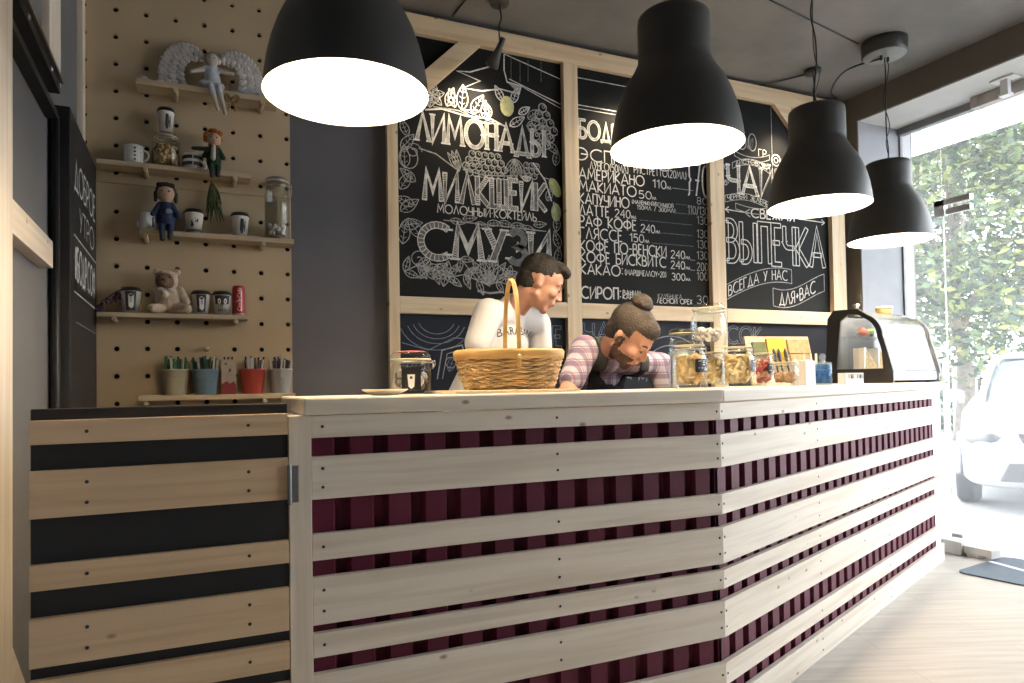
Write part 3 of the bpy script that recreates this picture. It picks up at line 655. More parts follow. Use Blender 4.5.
for i, (z0, z1) in enumerate(PL):
    mb = MB().box(-LF, 0, 0, .02, z0, z1); mb.v[1] = (0,0,z0)
    screws(mb, [-LF+.035, -LF/2+.05, -.02], z0, z1, 0); mb.build('plank', [PX, M_screw], ct, bevel=.0012)
    mb = MB().box(0, LR, 0, .02, z0, z1); screws(mb, [.02, .9, 1.9, 2.98], z0, z1, 0)
    mb.build('plank', [PX, M_screw], ct, rot=(0,0,TH), bevel=.0012)
def corrugated(x0, x1, z0, z1, y0, dep):
    xs = []; x = x0
    while x < x1:
        for dx, d in ((0,0),(.060,0),(.070,dep),(.097,dep)): xs.append((min(x+dx, x1), y0+d))
        x += PITCH
    xs.append((x1, y0)); mb = MB()
    n = len(xs); vs = [(a,b,z0) for a,b in xs]+[(a,b,z1) for a,b in xs]
    mb.add(vs, [(i,i+1,n+i+1,n+i) for i in range(n-1)]); return mb
def solid(o, th): m = o.modifiers.new('thickness','SOLIDIFY'); m.thickness = th; return o
solid(corrugated(-LF, -.012, .01, 1.12, .021, .022).build('corrugated_sheet', M_maroon, ct), .0015)
solid(corrugated(.012, LR-.12, .01, 1.12, .021, .022).build('corrugated_sheet', M_maroon, ct, rot=(0,0,TH)), .0015)
MB().box(.232-P0.x, .29-P0.x, .0, .10, 0, 1.128).build('post', PZ, ct, bevel=.002)
MB().box(LR-.12, LR-.005, .021, .42, 0, 1.128).build('end_panel', M_white, ct, rot=(0,0,TH))
MB().box(-LF, -.03, .05, .065, .02, 1.12).build('back_panel', M_wallL, ct)
MB().box(.03, LR-.13, .05, .065, .02, 1.12).build('back_panel', M_wallL, ct, rot=(0,0,TH))
# worktop
def W2(p): return (p.x, p.y)
k = math.tan(TH/2)
A = Vector((.268,1.856,0)); B = P0+Vector((.016*k,-.016,0)); Cc = P0+U*3.135-N*.016; D = Cc+N*.50
E_ = P0+Vector((-.484*k*1,.484,0)); F = Vector((.268,2.34,0))
top = MB().prism([W2(A-P0),W2(B-P0),W2(E_-P0),W2(F-P0)], 1.129, HZ).build('worktop', PX, ct, bevel=.006)
Mr = Matrix.Rotation(-TH, 4, 'Z')
top2 = MB().prism([W2(Mr@(q-P0)) for q in (B,Cc,D,E_)], 1.129, HZ).build('worktop', PX, ct, rot=(0,0,TH), bevel=.006)

# swing gate at the left end
gt = thing('swing_gate', 'black swing gate faced with pale pine planks, left of the bar counter', 'gate', (.232, 1.89, 0))
MB().box(-.570, -.002, -.012, .018, .02, 1.162).build('panel', M_black, gt, bevel=.002)
for z0, z1 in ((1.081,1.136),(.913,1.021),(.75,.808),(.577,.687),(.478,.548),(.325,.445),(.165,.24),(.03,.11)):
    mb = MB().box(-.570, -.004, -.030, -.0125, z0, z1); screws(mb, [-.45, -.10], z0, z1, -.030)
    mb.build('plank', [PG, M_screw], gt, bevel=.001)
M_hinge = pm('dull_zinc',(.26,.26,.26),.45,.7)
h = MB().box(-.006,.022,-.034,-.0305,.905,1.0).cap((-.001,-.037,.905),(-.001,-.037,1.0),.0055).build('hinge', M_hinge, gt)
h = MB().box(-.006,.022,-.034,-.0305,.205,.30).cap((-.001,-.037,.205),(-.001,-.037,.30),.0055).build('hinge', M_hinge, gt)

# ------------------------------------------------------------------ pegboard
def pegpanel(name, label, x0, x1, z0, z1, hx0, hz0, pitch, r=.0115, th=.018):
    o = thing(name, label, 'pegboard', ((x0+x1)/2, 3.60, z0)); mb = MB()
    def cuts(a, b, h0):
        n0 = math.ceil((a+.015-h0)/pitch); hs = []
        while h0+n0*pitch < b-.015: hs.append(h0+n0*pitch); n0 += 1
        return hs
    hx = cuts(x0, x1, hx0); hz = cuts(z0, z1, hz0)
    ex = [x0]+[(a+b)/2 for a,b in zip(hx,hx[1:])]+[x1]; ez = [z0]+[(a+b)/2 for a,b in zip(hz,hz[1:])]+[z1]
    ox = o.location.x; n = 16
    for i, cx in enumerate(hx):
        for j, cz in enumerate(hz):
            xa, xb, za, zb = ex[i], ex[i+1], ez[j], ez[j+1]; ring = []; sq = []
            for k in range(n):
                a = 2*math.pi*(k+.5)/n; ca, sa = math.cos(a), math.sin(a); ring.append((cx+r*ca, cz+r*sa))
                ca, sa = math.cos(2*math.pi*(k)/n+math.pi/n), math.sin(2*math.pi*k/n+math.pi/n)
                m = max(abs(ca), abs(sa)); u, v = ca/m, sa/m
                if abs(abs(u)-abs(v)) < .42: u, v = math.copysign(1,u), math.copysign(1,v)
                sq.append((cx+(u*(xb-cx) if u > 0 else u*(cx-xa)), cz+(v*(zb-cz) if v > 0 else v*(cz-za))))
            vs = [(p[0]-ox,0,p[1]-z0) for p in ring]+[(p[0]-ox,0,p[1]-z0) for p in sq]+[(p[0]-ox,th,p[1]-z0) for p in ring]
            fs = []
            for k in range(n):
                k2 = (k+1)%n
                fs.append((k,n+k,n+k2,k2) if sq[k] != sq[k2] else (k,n+k,k2)); fs.append((k2, 2*n+k2, 2*n+k, k))
            mb.add(vs, fs)
    a, b, c, d = x0-ox, x1-ox, 0, z1-z0
    mb.add([(a,0,c),(b,0,c),(b,th,c),(a,th,c),(a,0,d),(b,0,d),(b,th,d),(a,th,d)], [(0,3,2,1),(4,5,6,7),(1,2,6,5),(0,4,7,3)])
    mb.build('perforated_panel', M_peg, o)
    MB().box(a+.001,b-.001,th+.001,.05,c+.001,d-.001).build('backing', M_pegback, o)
    return o
pegpanel('pegboard', 'upper birch plywood pegboard holding the winged figure shelf', -.455, .466, 2.163, 3.28, -.313, 2.974, .127)
pegpanel('pegboard', 'lower birch plywood pegboard holding the cup, teddy bear and pot shelves', -.455, .468, .50, 2.160, -.313, 1.142, .127)
M_shelf = pine('shelf_birch', 0, (.46,.36,.24), (.55,.45,.31), False)
def shelf(label, x0, x1, z, th, pegs, dep=.112):
    o = thing('peg_shelf', label, 'shelf', ((x0+x1)/2, 3.598, z-th), group='narrow plywood shelves on the pegboard')
    c = (x0+x1)/2
    MB().box(x0-c, x1-c, -dep, 0, 0, th).build('shelf_board', M_shelf, o, bevel=.0015)
    for px in pegs:
        M = Matrix.Translation((px-c, 0, -.0115)) @ Matrix.Rotation(R(90),4,'X')
        MB().lathe([(.011,.0),(.011,dep+.012),(.008,dep+.016)], 12, M=M).build('peg', M_shelf, o)
    return o
S1, S2, S3, S4, S5 = 2.623, 2.236, 1.934, 1.553, 1.178
shelf('top plywood shelf carrying the white winged figure', -.222, .40, S1, .026, (-.059,.322))
shelf('plywood shelf with the nut jar and red-haired doll', -.381, .268, S2, .022, (-.186,.195))
shelf('plywood shelf with the blue-dressed doll and tall jar', -.212, .466, S3, .024, (-.186,.322))
shelf('plywood shelf with the teddy bear and red can', -.381, .253, S4, .020, (-.313,.195))
shelf('lowest plywood shelf carrying the pots of straws', -.218, .466, S5, .024, (-.186,.322))
for x, z in ((.068,1.398),):
    M = Matrix.Translation((x, 3.598, z)) @ Matrix.Rotation(R(90),4,'X')
    tag(MB().lathe([(.0105,0),(.0105,.055),(.0075,.059)], 12, M=M).build('peg', M_shelf), 'bare wooden peg in the pegboard above the blue pot', 'peg')

# ------------------------------------------------------------------ pendant lamps
def lamp_mesh():
    sh = thing('pendant_lamp', 'charcoal bell pendant lamp with glowing white inside', 'pendant lamp', (0,0,0), group='charcoal pendant lamps over the counter')
    outp = [(.235,0),(.2345,.012),(.231,.045),(.224,.09),(.212,.14),(.195,.19),(.174,.235),(.150,.272),(.138,.296),(.131,.31),(.129,.33),(.129,.455),(.127,.474),(.118,.483),(.02,.487)]
    inp = [(.008,.478),(.114,.475),(.122,.46),(.123,.33),(.130,.302),(.145,.266),(.168,.230),(.190,.185),(.207,.137),(.219,.088),(.227,.044),(.2305,.010),(.235,0)]
    MB().lathe(outp, 64, capb=False).build('shade', M_lamp, sh)
    MB().lathe(inp, 64, capb=False, capt=False).build('reflector', M_lampin, sh)
    MB().lathe([(.0,.475),(.022,.472),(.022,.38),(.018,.375),(.0,.375)], 20).build('lamp_holder', M_white, sh)
    b = MB().lathe([(.0001,.19),(.03,.196),(.05,.22),(.056,.252),(.048,.285),(.03,.318),(.016,.345),(.016,.376)], 24).build('bulb', M_bulb, sh)
    return sh
LAMPS = [((.419,1.985,2.046),'nearest'),((1.614,2.005,2.048),''),((2.818,2.436,2.046),''),((3.945,2.895,2.048),'')]
LLAB = ['charcoal pendant lamp nearest the pegboard, over the counter left end', 'charcoal pendant lamp in front of the coffee menu board',
        'charcoal pendant lamp in front of the pastry chalkboard', 'charcoal pendant lamp nearest the shop window']
l0 = lamp_mesh(); lamps = []
for i, (p, _) in enumerate(LAMPS):
    o = l0 if i == 0 else dup(l0, (0,0,0)); o.location = p; o['label'] = LLAB[i]; lamps.append(o)
    ld = bpy.data.lights.new('bulb_light', 'POINT'); ld.energy = 27; ld.color = (1,.80,.56); ld.shadow_soft_size = .06
    lo = bpy.data.objects.new('bulb_light', ld); C.objects.link(lo); lo.location = (p[0], p[1], p[2]+.16)
def cord(pts, r=.004): return MB().tube(pts, r, 8)
def smooth_pts(pts, n=8):
    P = [Vector(p) for p in pts]; out = []
    for i in range(len(P)-1):
        p0 = P[max(i-1,0)]; p1 = P[i]; p2 = P[i+1]; p3 = P[min(i+2,len(P)-1)]
        for j in range(n):
            t = j/n; out.append(.5*((2*p1)+(p2-p0)*t+(2*p0-5*p1+4*p2-p3)*t*t+(3*p1-p0-3*p2+p3)*t**3))
    out.append(P[-1]); return out
for i, o in enumerate(lamps):
    h = CEIL-o.location.z
    if i < 3:
        pts = [(0,0,.484)]+[(.012*math.sin(j*2.1+i), .010*math.cos(j*1.7), .46+(h-.03-.46)*j/6) for j in range(1,6)]+[(0,0,h-.03)]
        cord(smooth_pts(pts)).build('cord', M_cord, o)
        pts = [(.02,0,.484),(.035,.01,.50),(.01,.012,.56),(.016,-.01,.66),(.004,.01,.8),(0,0,h-.03)]
        cord(smooth_pts(pts), .0025).build('cord', M_cord, o)
        MB().lathe([(.045,h-.03),(.05,h-.012),(.05,h-.001)], 24).build('ceiling_cap', M_lamp, o)
    else:
        pts = [(0,0,.484)]+[(.010*math.sin(j*2.3), .008*math.cos(j*1.9), .46+(h-.105-.46)*j/7) for j in range(1,7)]+[(0,0,h-.10)]
        cord(smooth_pts(pts)).build('cord', M_cord, o)
        cord(smooth_pts([(.02,0,.484),(.028,.01,.52),(.006,.01,.62),(.014,-.01,.72),(-.012,.008,.88),(.02,0,1.02),(.035,.0,1.10),(.01,0,1.125)]), .0025).build('cord', M_cord, o)
        MB().lathe([(.120,h-.09),(.126,h-.086),(.130,h-.02),(.130,h-.001)], 48).build('ceiling_canopy', M_lamp, o)
        MB().lathe([(.001,h-.0935),(.115,h-.0935),(.119,h-.09)], 48, capt=False).build('canopy_base', pm('grey_canopy_base', (.20,.21,.20), .5), o)
        for q in (-.03,.03): MB().cap((q,0,h-.115),(q,0,h-.094),.008).build('cord_clip', M_cord, o)
# ceiling cables
def cable(pts, r, label): return tag(MB().tube(smooth_pts(pts), r, 6).build('ceiling_cable', M_cord), label, 'cable')
cz = CEIL-.006
cable([(1.36,3.60,cz),(1.38,3.2,cz-.004),(1.44,2.7,cz),(1.5,2.2,cz)], .006, 'black cable clipped to the ceiling left of the small spotlight')
pA = atz(720,92,cz); pB = atz(808,74,cz)
cable([pA, (pA+pB)/2+Vector((0,0,-.01)), pB], .006, 'black cable running along the ceiling to the small round rose')
pA = atz(770,0,cz); pB = atz(858,44,cz)
cable([pA, (pA+pB)/2, pB], .005, 'thin cable on the ceiling leading to the big round canopy')
pA = atz(868,66,cz-.1); 
cable([(3.92,2.90,CEIL-.108),(3.98,3.2,cz-.04),(4.2,3.5,cz-.02),(4.38,3.60,cz-.01)], .006, 'black cable from the round canopy to the back wall corner')
cable([(-.2,1.2,cz),(.5,1.6,cz),(1.6,2.0,cz)], .005, 'black cable on the ceiling over the nearest lamps')

# small spotlights on the boards
def spot(label, x, y, ztop, drop, tgt):
    o = thing('spotlight', label, 'spotlight', (x, y, CEIL), group='small black spotlights in front of the chalkboards')
    MB().lathe([(.001,-.03),(.05,-.03),(.055,-.02),(.055,-.001)], 24).build('ceiling_rose', M_lamp, o)
    MB().tube(smooth_pts([(0,0,-.03),(.012,.004,-.1),(-.006,-.004,-drop*.6),(0,0,-drop)]), .004, 8).build('cord', M_cord, o)
    d = (Vector(tgt)-Vector((x,y,CEIL-drop))).normalized()
    Mm = Matrix.Translation((0,0,-drop)) @ d.to_track_quat('Z','Y').to_matrix().to_4x4()
    MB().lathe([(.001,-.045),(.014,-.045),(.016,.0),(.020,.03),(.034,.09),(.036,.115),(.031,.115),(.028,.09),(.001,.085)], 24, M=Mm).build('head', M_lamp, o)
    MB().lathe([(.001,.086),(.027,.090)], 20, M=Mm, capt=False).build('lens', M_bulb, o)
    sdd = bpy.data.lights.new('spot_beam','SPOT'); sdd.energy = 10; sdd.color = (1,.80,.52); sdd.spot_size = R(100); sdd.spot_blend = .9; sdd.shadow_soft_size = .03
    q = bpy.data.objects.new('spot_beam', sdd); C.objects.link(q); q.location = Vector((x,y,CEIL-drop))+d*.125; q.rotation_euler = d.to_track_quat('-Z','Y').to_euler()
    return o
sp = at(500, 46, 3.36)
spot('small black spotlight hanging before the lemonade chalkboard', sp.x, 3.36, 0, CEIL-sp.z, (sp.x-.06, 3.64, 2.74))
s2 = at(655, 60, 3.36); spot('small black spotlight hanging before the coffee menu board', s2.x, 3.36, 0, .24, (s2.x-.1, 3.64, 2.72))
s3 = atz(813, 72, CEIL-.015); spot('small black spotlight hanging before the pastry chalkboard', s3.x, min(s3.y,3.45), 0, .26, (s3.x-.05, 3.64, 2.72))
print('spot3', s3, sp)

# ------------------------------------------------------------------ shelf things
YS = 3.537                                                       # mid depth of the shelves
def sx(px, py, Y=YS): return at(px, py, Y).x
M_lid = pm('black_lid', (.016,.016,.017), .35)
M_ceramic = pm('white_ceramic', (.80,.79,.76), .25, 0, .02)
M_cup = pm('white_card_cup', (.78,.76,.71), .6, 0, .03)
M_ink = pm('dark_print', (.03,.03,.035), .6)
M_nut = pm('toasted_nuts', (.46,.30,.13), .6, 0, .3, 60)
def wrapmark(poly_uv, r0, r1, h, mb, mi, off=.0006):          # a printed patch lying on a tapering cup wall; u = angle (rad), v = 0..1 height
    vs = []
    for u, v in poly_uv:
        r = r0+(r1-r0)*v+off; vs.append((r*math.sin(u), -r*math.cos(u), h*v))
    mb.add(vs, [tuple(range(len(vs)))], mi)
def paper_cup(label, x, z, r=.034, h=.085, style=0, y=YS, lid=True, group=None):
    o = thing('paper_cup', label, 'cup', (x, y, z), group=group)
    r0 = r*.74; mb = MB().lathe([(r0*.95,.004),(r0,0),(r,h),(r*1.03,h+.001),(r*1.03,h+.004),(r*.98,h+.004)], 24, capt=True)
    def patch(u0, u1, v0, v1, mi=1, nn=8):
        for i in range(nn):
            a, b = u0+(u1-u0)*i/nn, u0+(u1-u0)*(i+1)/nn; wrapmark([(a,v0),(b,v0),(b,v1),(a,v1)], r0, r, h, mb, mi)
    if style == 1: patch(-.55,.6,.12,.98); patch(-.2,.35,.3,.75,0,4); wrapmark([(-.2,.3),(.1,.2),(.35,.3),(.35,.8),(.05,.9),(-.2,.8)], r0, r, h, mb, 0, .0012)
    if style == 2: wrapmark([(-.3,.2),(.0,.15),(.15,.5),(.35,.6),(.2,.8),(-.1,.7),(-.25,.85),(-.35,.5)], r0, r, h, mb, 1)
    if style == 3: patch(.0,.25,.15,.85); wrapmark([(-.1,.3),(.35,.15),(.5,.5),(.35,.85),(.0,.8)], r0, r, h, mb, 1); wrapmark([(.5,.2),(.7,.3),(.65,.75),(.5,.8)], r0, r, h, mb, 1)
    if style == 4:
        patch(-.9,.9,.55,.98)
        for s_ in (-.35,.35): wrapmark([(s_+.2*math.cos(a*.628),.68+.14*math.sin(a*.628)) for a in range(10)], r0, r, h, mb, 0, .0012); wrapmark([(s_+.08*math.cos(a*.628),.68+.06*math.sin(a*.628)) for a in range(10)], r0, r, h, mb, 1, .0018)
        wrapmark([(-.1,.55),(0,.4),(.1,.55)], r0, r, h, mb, 1, .0012)
        for u in (-.5,-.25,0,.25,.5): wrapmark([(u-.08,.3),(u,.18),(u+.08,.3)], r0, r, h, mb, 1, .0012)
    if style == 5: patch(-1.5,1.5,.10,.20); wrapmark([(-.4,.35),(-.2,.3),(.25,.6),(.45,.5),(.5,.7),(.1,.75),(-.3,.6)], r0, r, h, mb, 1)
    mb.build('cup_body', [M_cup, M_ink], o)
    if lid: MB().lathe([(r*1.06,h),(r*1.08,h+.002),(r*1.08,h+.007),(r*.98,h+.009),(r*.94,h+.017),(r*.86,h+.018),(r*.84,h+.013),(.001,h+.013)], 24).build('lid', M_lid, o)
    return o
def mug(label, x, z, r=.036, h=.07, pattern='dots', y=YS, hang=0):
    o = thing('mug', label, 'mug', (x, y, z))
    mb = MB().lathe([(r*.8,0),(r*.95,.004),(r,.02),(r,h),(r*.93,h),(r*.9,.012),(.001,.010)], 28)
    if pattern == 'dots':
        for i, u in enumerate((-.9,-.1,.15,.9)):
            for k in range(4 if u == .15 else 0): wrapmark([(u+.12*math.cos(a*.628),.2+k*.2+.055*math.sin(a*.628)) for a in range(10)], r, r, h, mb, 1)
        for k in range(4):
            for u in (-.55,.75): wrapmark([(u+.05*math.cos(a),.2+k*.2+.03*math.sin(a)) for a in (0,1.57,3.14,4.71)], r, r, h, mb, 1)
    if pattern == 'stripes':
        for v0, v1 in ((.22,.45),(.62,.84)):
            for i in range(28):
                a, b = i*2*math.pi/28, (i+1)*2*math.pi/28
                wrapmark([(a,v0),(b,v0),(b,v1),(a,v1)], r, r, h, mb, 1)
        for k in (0,): wrapmark([(-.05,.1),(.03,.1),(.03,.9),(-.05,.9)], r, r, h, mb, 0, .0012)
    if pattern == 'mark': wrapmark([(.45,.15),(.7,.25),(.62,.55),(.75,.8),(.5,.7)], r, r, h, mb, 1)
    mb.build('mug_body', [M_ceramic, M_ink], o)
    pts = [(r*.97*math.cos(hang), r*.97*math.sin(hang), h*.78)]+[((r+.022*math.sin(R(a)))*math.cos(hang), (r+.022*math.sin(R(a)))*math.sin(hang), h*.5+h*.28*math.cos(R(a))) for a in range(20,180,20)]+[(r*.97*math.cos(hang), r*.97*math.sin(hang), h*.22)]
    MB().tube(pts, .0045, 8).build('handle', M_ceramic, o)
    return o
def jar_shell(o, r, h, neck=.8, wire=True, lidh=.02, lidmat=None, square=False):
    prof = [(r*.9,0),(r,.008),(r,h*.72),(r*.96,h*.80),(r*neck,h*.88),(r*neck,h*.97),(r*neck*1.06,h*.98),(r*neck*1.06,h)]
    inn = [(r*neck*.95,h),(r*neck*.93,h*.88),(r*.90,h*.79),(r*.94,h*.70),(r*.94,.012),(.001,.012)]
    MB().lathe(prof+inn, 28, capb=True, capt=False).build('glass_body', M_glassjar, o)
    lid = MB().lathe([(r*neck*1.06,h+.0015),(r*neck*1.08,h+.004),(r*neck*1.06,h+lidh*.6),(r*neck*.9,h+lidh),(.001,h+lidh*.95)], 28).build('lid', lidmat or M_glassjar, o)
    MB().tube([(r*neck*1.05*math.cos(a*.262), r*neck*1.05*math.sin(a*.262), h+.0005) for a in range(24)], .003, 6, closed=True).build('seal_ring', pm('pale_rubber', (.62,.55,.38), .5), o)
    if wire:
        q = r*neck*1.1
        MB().tube([(q,-.012,h*.9),(q+.012,-.012,h*.98),(q+.014,-.010,h*.86),(q+.008,0,h*.74),(q+.014,.010,h*.86),(q+.012,.012,h*.98),(q,.012,h*.9)], .0016, 6).tube([(q*math.cos(a*.262), q*math.sin(a*.262), h*.92) for a in range(24)], .0015, 6, closed=True).build('wire_clasp', M_chrome, o)
def fillbits(o, name, mat, r, z0, z1, size, n, kind='nut', seed=1):   # loose contents of a jar: nobody could count them
    rr = random.Random(seed); mb = MB()
    for i in range(n):
        a = rr.uniform(0,6.283); q = (r-size)*math.sqrt(rr.uniform(.2,1)); z = z0+size+(z1-z0-2*size)*rr.random()
        M = Matrix.Translation((q*math.cos(a), q*math.sin(a), z)) @ Euler((rr.uniform(0,6),rr.uniform(0,6),rr.uniform(0,6))).to_matrix().to_4x4()
        if kind == 'nut': mb.ell((0,0,0), (size*1.1,size*.75,size*.6), 8, 6, rr.randrange(2), M)
        elif kind == 'cookie': mb.lathe([(size*.9,-size*.2),(size,0),(size*.85,size*.22),(.001,size*.28)], 12, mi=rr.randrange(2), M=M)
        elif kind == 'stick': mb.cap((0,0,-size),(0,0,size), size*.22, mi=rr.randrange(2), M=None, n=8) if False else mb.lathe([(size*.22,-size),(size*.25,0),(size*.22,size)], 8, mi=rr.randrange(2), M=M)
        else: mb.lathe([(size*.55,-size*.5),(size*.62,0),(size*.55,size*.5)], 10, mi=rr.randrange(2), M=M)
    c = mb.build(name, mat, o); c['kind'] = 'stuff'; return c

# shelf 2
mug('white espresso mug with black dots on the nut jar shelf', sx(134,152), S2, .042, .085, 'dots', hang=-.3)
o = thing('storage_jar', 'clip jar of golden nuts with a paper cup on its lid', 'jar', (sx(166,150), YS, S2))
jar_shell(o, .061, .142, .78); fillbits(o, 'nuts', [M_nut, pm('pale_nuts',(.58,.40,.19),.6)], .056, .012, .112, .013, 170, 'nut', 2)
paper_cup('paper cup with black lid stacked on top of the nut jar', sx(166,120), S2+.163, .036, .098, 3)
mug('mug with broad black and white stripes beside the red-haired doll', sx(193,155), S2, .045, .076, 'stripes', hang=.5)
# shelf 3
mug('plain white mug with small dark mark beside the dark-haired doll', sx(148,218,3.535), S3, .040, .082, 'mark', y=3.535, hang=2.4)
paper_cup('paper cup with purple-grey pattern and black lid beside the blue-dressed doll', sx(194,221), S3, .042, .098, 5)
paper_cup('paper cup with dark bird print and black lid beside the tall jar', sx(240,222), S3, .041, .100, 3)
o = thing('storage_jar', 'tall clear jar with white marshmallows at the bottom', 'jar', (sx(277,215), YS, S3))
M_marsh = [pm('white_marshmallow', (.72,.70,.66), .7), pm('pinkish_marshmallow', (.68,.60,.58), .7)]
jar_shell(o, .060, .285, .86, lidmat=pm('dull_tin_lid', (.30,.29,.27), .4, .6)); fillbits(o, 'marshmallows', M_marsh, .050, .012, .09, .013, 60, 'm', 3)
# shelf 4
paper_cup('paper cup with black lid next to the purple flower sprig', sx(131,300), S4, .043, .100, 1)
paper_cup('paper cup with a wide black printed panel, right of the teddy bear', sx(201,301), S4, .041, .096, 1)
paper_cup('paper cup with an owl face print beside the red can', sx(222,302), S4, .042, .096, 4)
o = thing('drink_can', 'slim red drink can at the right end of the teddy bear shelf', 'can', (sx(238.5,300), YS, S4))
mb = MB().lathe([(.024,0),(.0265,.006),(.0285,.012),(.0285,.132),(.0255,.142),(.0245,.145),(.0235,.143),(.001,.141)], 28, mis=[1,1,0,0,0,1,1,1])
for k in range(4):
    for i in range(4):
        a = -.5+.25*i; z = .35+k*.12; wrapmark([(a,z+.05*math.sin(a*4+k)),(a+.18,z+.05*math.sin((a+.18)*4+k)),(a+.18,z+.028+.05*math.sin((a+.18)*4+k)),(a,z+.028+.05*math.sin(a*4+k))], .0285, .0285, .145, mb, 2) if k in (1,) else None
wrapmark([(-.7,.12),(.7,.22),(.7,.26),(-.7,.17)], .0285,.0285,.145,mb,2); wrapmark([(.35,.15),(.5,.15),(.5,.85),(.35,.85)], .0285,.0285,.145,mb,2)
mb.build('can_body', [pm('red_can', (.36,.02,.03), .3, .3, .05), M_chrome, pm('white_print',(.6,.58,.56),.4)], o)
# lettering on the can runs up the side
def textmesh(body, size, extr=0):
    cu = bpy.data.curves.new('lettering', 'FONT'); cu.body = body; cu.size = size; cu.align_x = 'CENTER'; cu.align_y = 'CENTER'; cu.extrude = extr
    to = bpy.data.objects.new('lettering', cu); C.objects.link(to); dg = bpy.context.evaluated_depsgraph_get()
    me = bpy.data.meshes.new_from_object(to.evaluated_get(dg)); bpy.data.objects.remove(to); bpy.data.curves.remove(cu); return me
me = textmesh('Coca-Cola', .026)
bm = bmesh.new(); bm.from_mesh(me); bmesh.ops.triangulate(bm, faces=bm.faces); bmesh.ops.subdivide_edges(bm, edges=bm.edges, cuts=1)
for v in bm.verts: u = v.co.y/.0285-.1; z = v.co.x+.078; v.co = (.0291*math.sin(-u), -.0291*math.cos(u), z)
bm.to_mesh(me); bm.free(); me.materials.clear(); me.materials.append(pm('white_can_letters', (.62,.6,.58), .4))
q = bpy.data.objects.new('can_lettering', me); C.objects.link(q); q.parent = o
# purple sprig leaning at the left end of shelf 4
o = thing('flower_sprig', 'dark purple dried flower sprig leaning at the shelf end by the black panel', 'flower', (-.335, 3.54, S4))
MB().tube([(.09,0,.115),(.03,-.005,.10),(-.03,-.01,.05),(-.055,-.012,.003)], .003, 6).build('stem', pm('dark_stem',(.06,.05,.03),.7), o)
mb = MB(); rr = random.Random(4)
for i in range(46): t_ = rr.random(); mb.ell((.06-.115*t_+rr.uniform(-.012,.012), -.006+rr.uniform(-.012,.012), .098-.085*t_+rr.uniform(-.012,.012)), (.008,.007,.007), 7, 5)
mb.build('petals', pm('purple_petals',(.07,.035,.075),.8), o)
# teddy bear
def remesh_obj(name, mb, mats, voxel, parent=None, smooth=4, loc=(0,0,0), assign=None, fac=.5):
    o = mb.build(name, mats[0] if isinstance(mats,(list,tuple)) else mats)
    m = o.modifiers.new('r','REMESH'); m.mode = 'VOXEL'; m.voxel_size = voxel
    s_ = o.modifiers.new('s','SMOOTH'); s_.factor = fac; s_.iterations = smooth
    dg = bpy.context.evaluated_depsgraph_get(); me = bpy.data.meshes.new_from_object(o.evaluated_get(dg)); me.name = name
    bpy.data.objects.remove(o); me.materials.clear()
    for mm in (mats if isinstance(mats,(list,tuple)) else [mats]): me.materials.append(mm)
    me.polygons.foreach_set('use_smooth', [True]*len(me.polygons))
    if assign:
        for p in me.polygons: p.material_index = assign(p.center, p.normal)
    o = bpy.data.objects.new(name, me); C.objects.link(o); o.location = loc
    if parent: o.parent = parent
    return o
M_fur = pm('cream_fur', (.50,.40,.30), .95, 0, .12, 40, .5, 160); M_fur2 = pm('brown_fur', (.20,.12,.075), .95, 0, .15, 40, .5, 160)
o = thing('teddy_bear', 'cream teddy bear with a brown face sitting on the can shelf', 'toy', (sx(169,300), 3.535, S4))
mb = MB().ell((0,0,.065),(.052,.042,.060)).ell((-.008,-.006,.135),(.043,.040,.042)).ell((-.044,0,.168),(.014,.009,.015)).ell((.030,0,.172),(.015,.009,.015))
mb.ell((-.018,-.042,.128),(.022,.016,.018)).cap((-.04,-.012,.095),(-.018,-.045,.075),.017,.015).cap((.04,-.012,.095),(.062,-.02,.05),.018,.018).cap((-.03,-.02,.02),(-.058,-.05,.018),.022,.018).cap((.03,-.02,.02),(.066,-.045,.02),.024,.020)
o.scale = (1.16,1.1,1.16)
remesh_obj('body', mb, [M_fur, M_fur2], .004, o, 3, assign=lambda c, n: 1 if (c.x+.014)**2/.034**2+(c.z-.128)**2/.034**2 < 1 and c.y < -.012 else 0)
for x in (-.032,.004): MB().ell((x,-.047,.144),(.004,.003,.004),8,6).build('eye', M_lid, o)
MB().ell((-.017,-.058,.131),(.006,.004,.004),8,6).build('nose', M_lid, o)
mb = MB(); mb.ell((-.012,-.035,.094),(.006,.006,.005)); mb.ell((-.028,-.036,.095),(.013,.005,.009)); mb.ell((.006,-.036,.093),(.013,.005,.009)); mb.build('bow', pm('white_bow',(.6,.55,.5),.7), o)
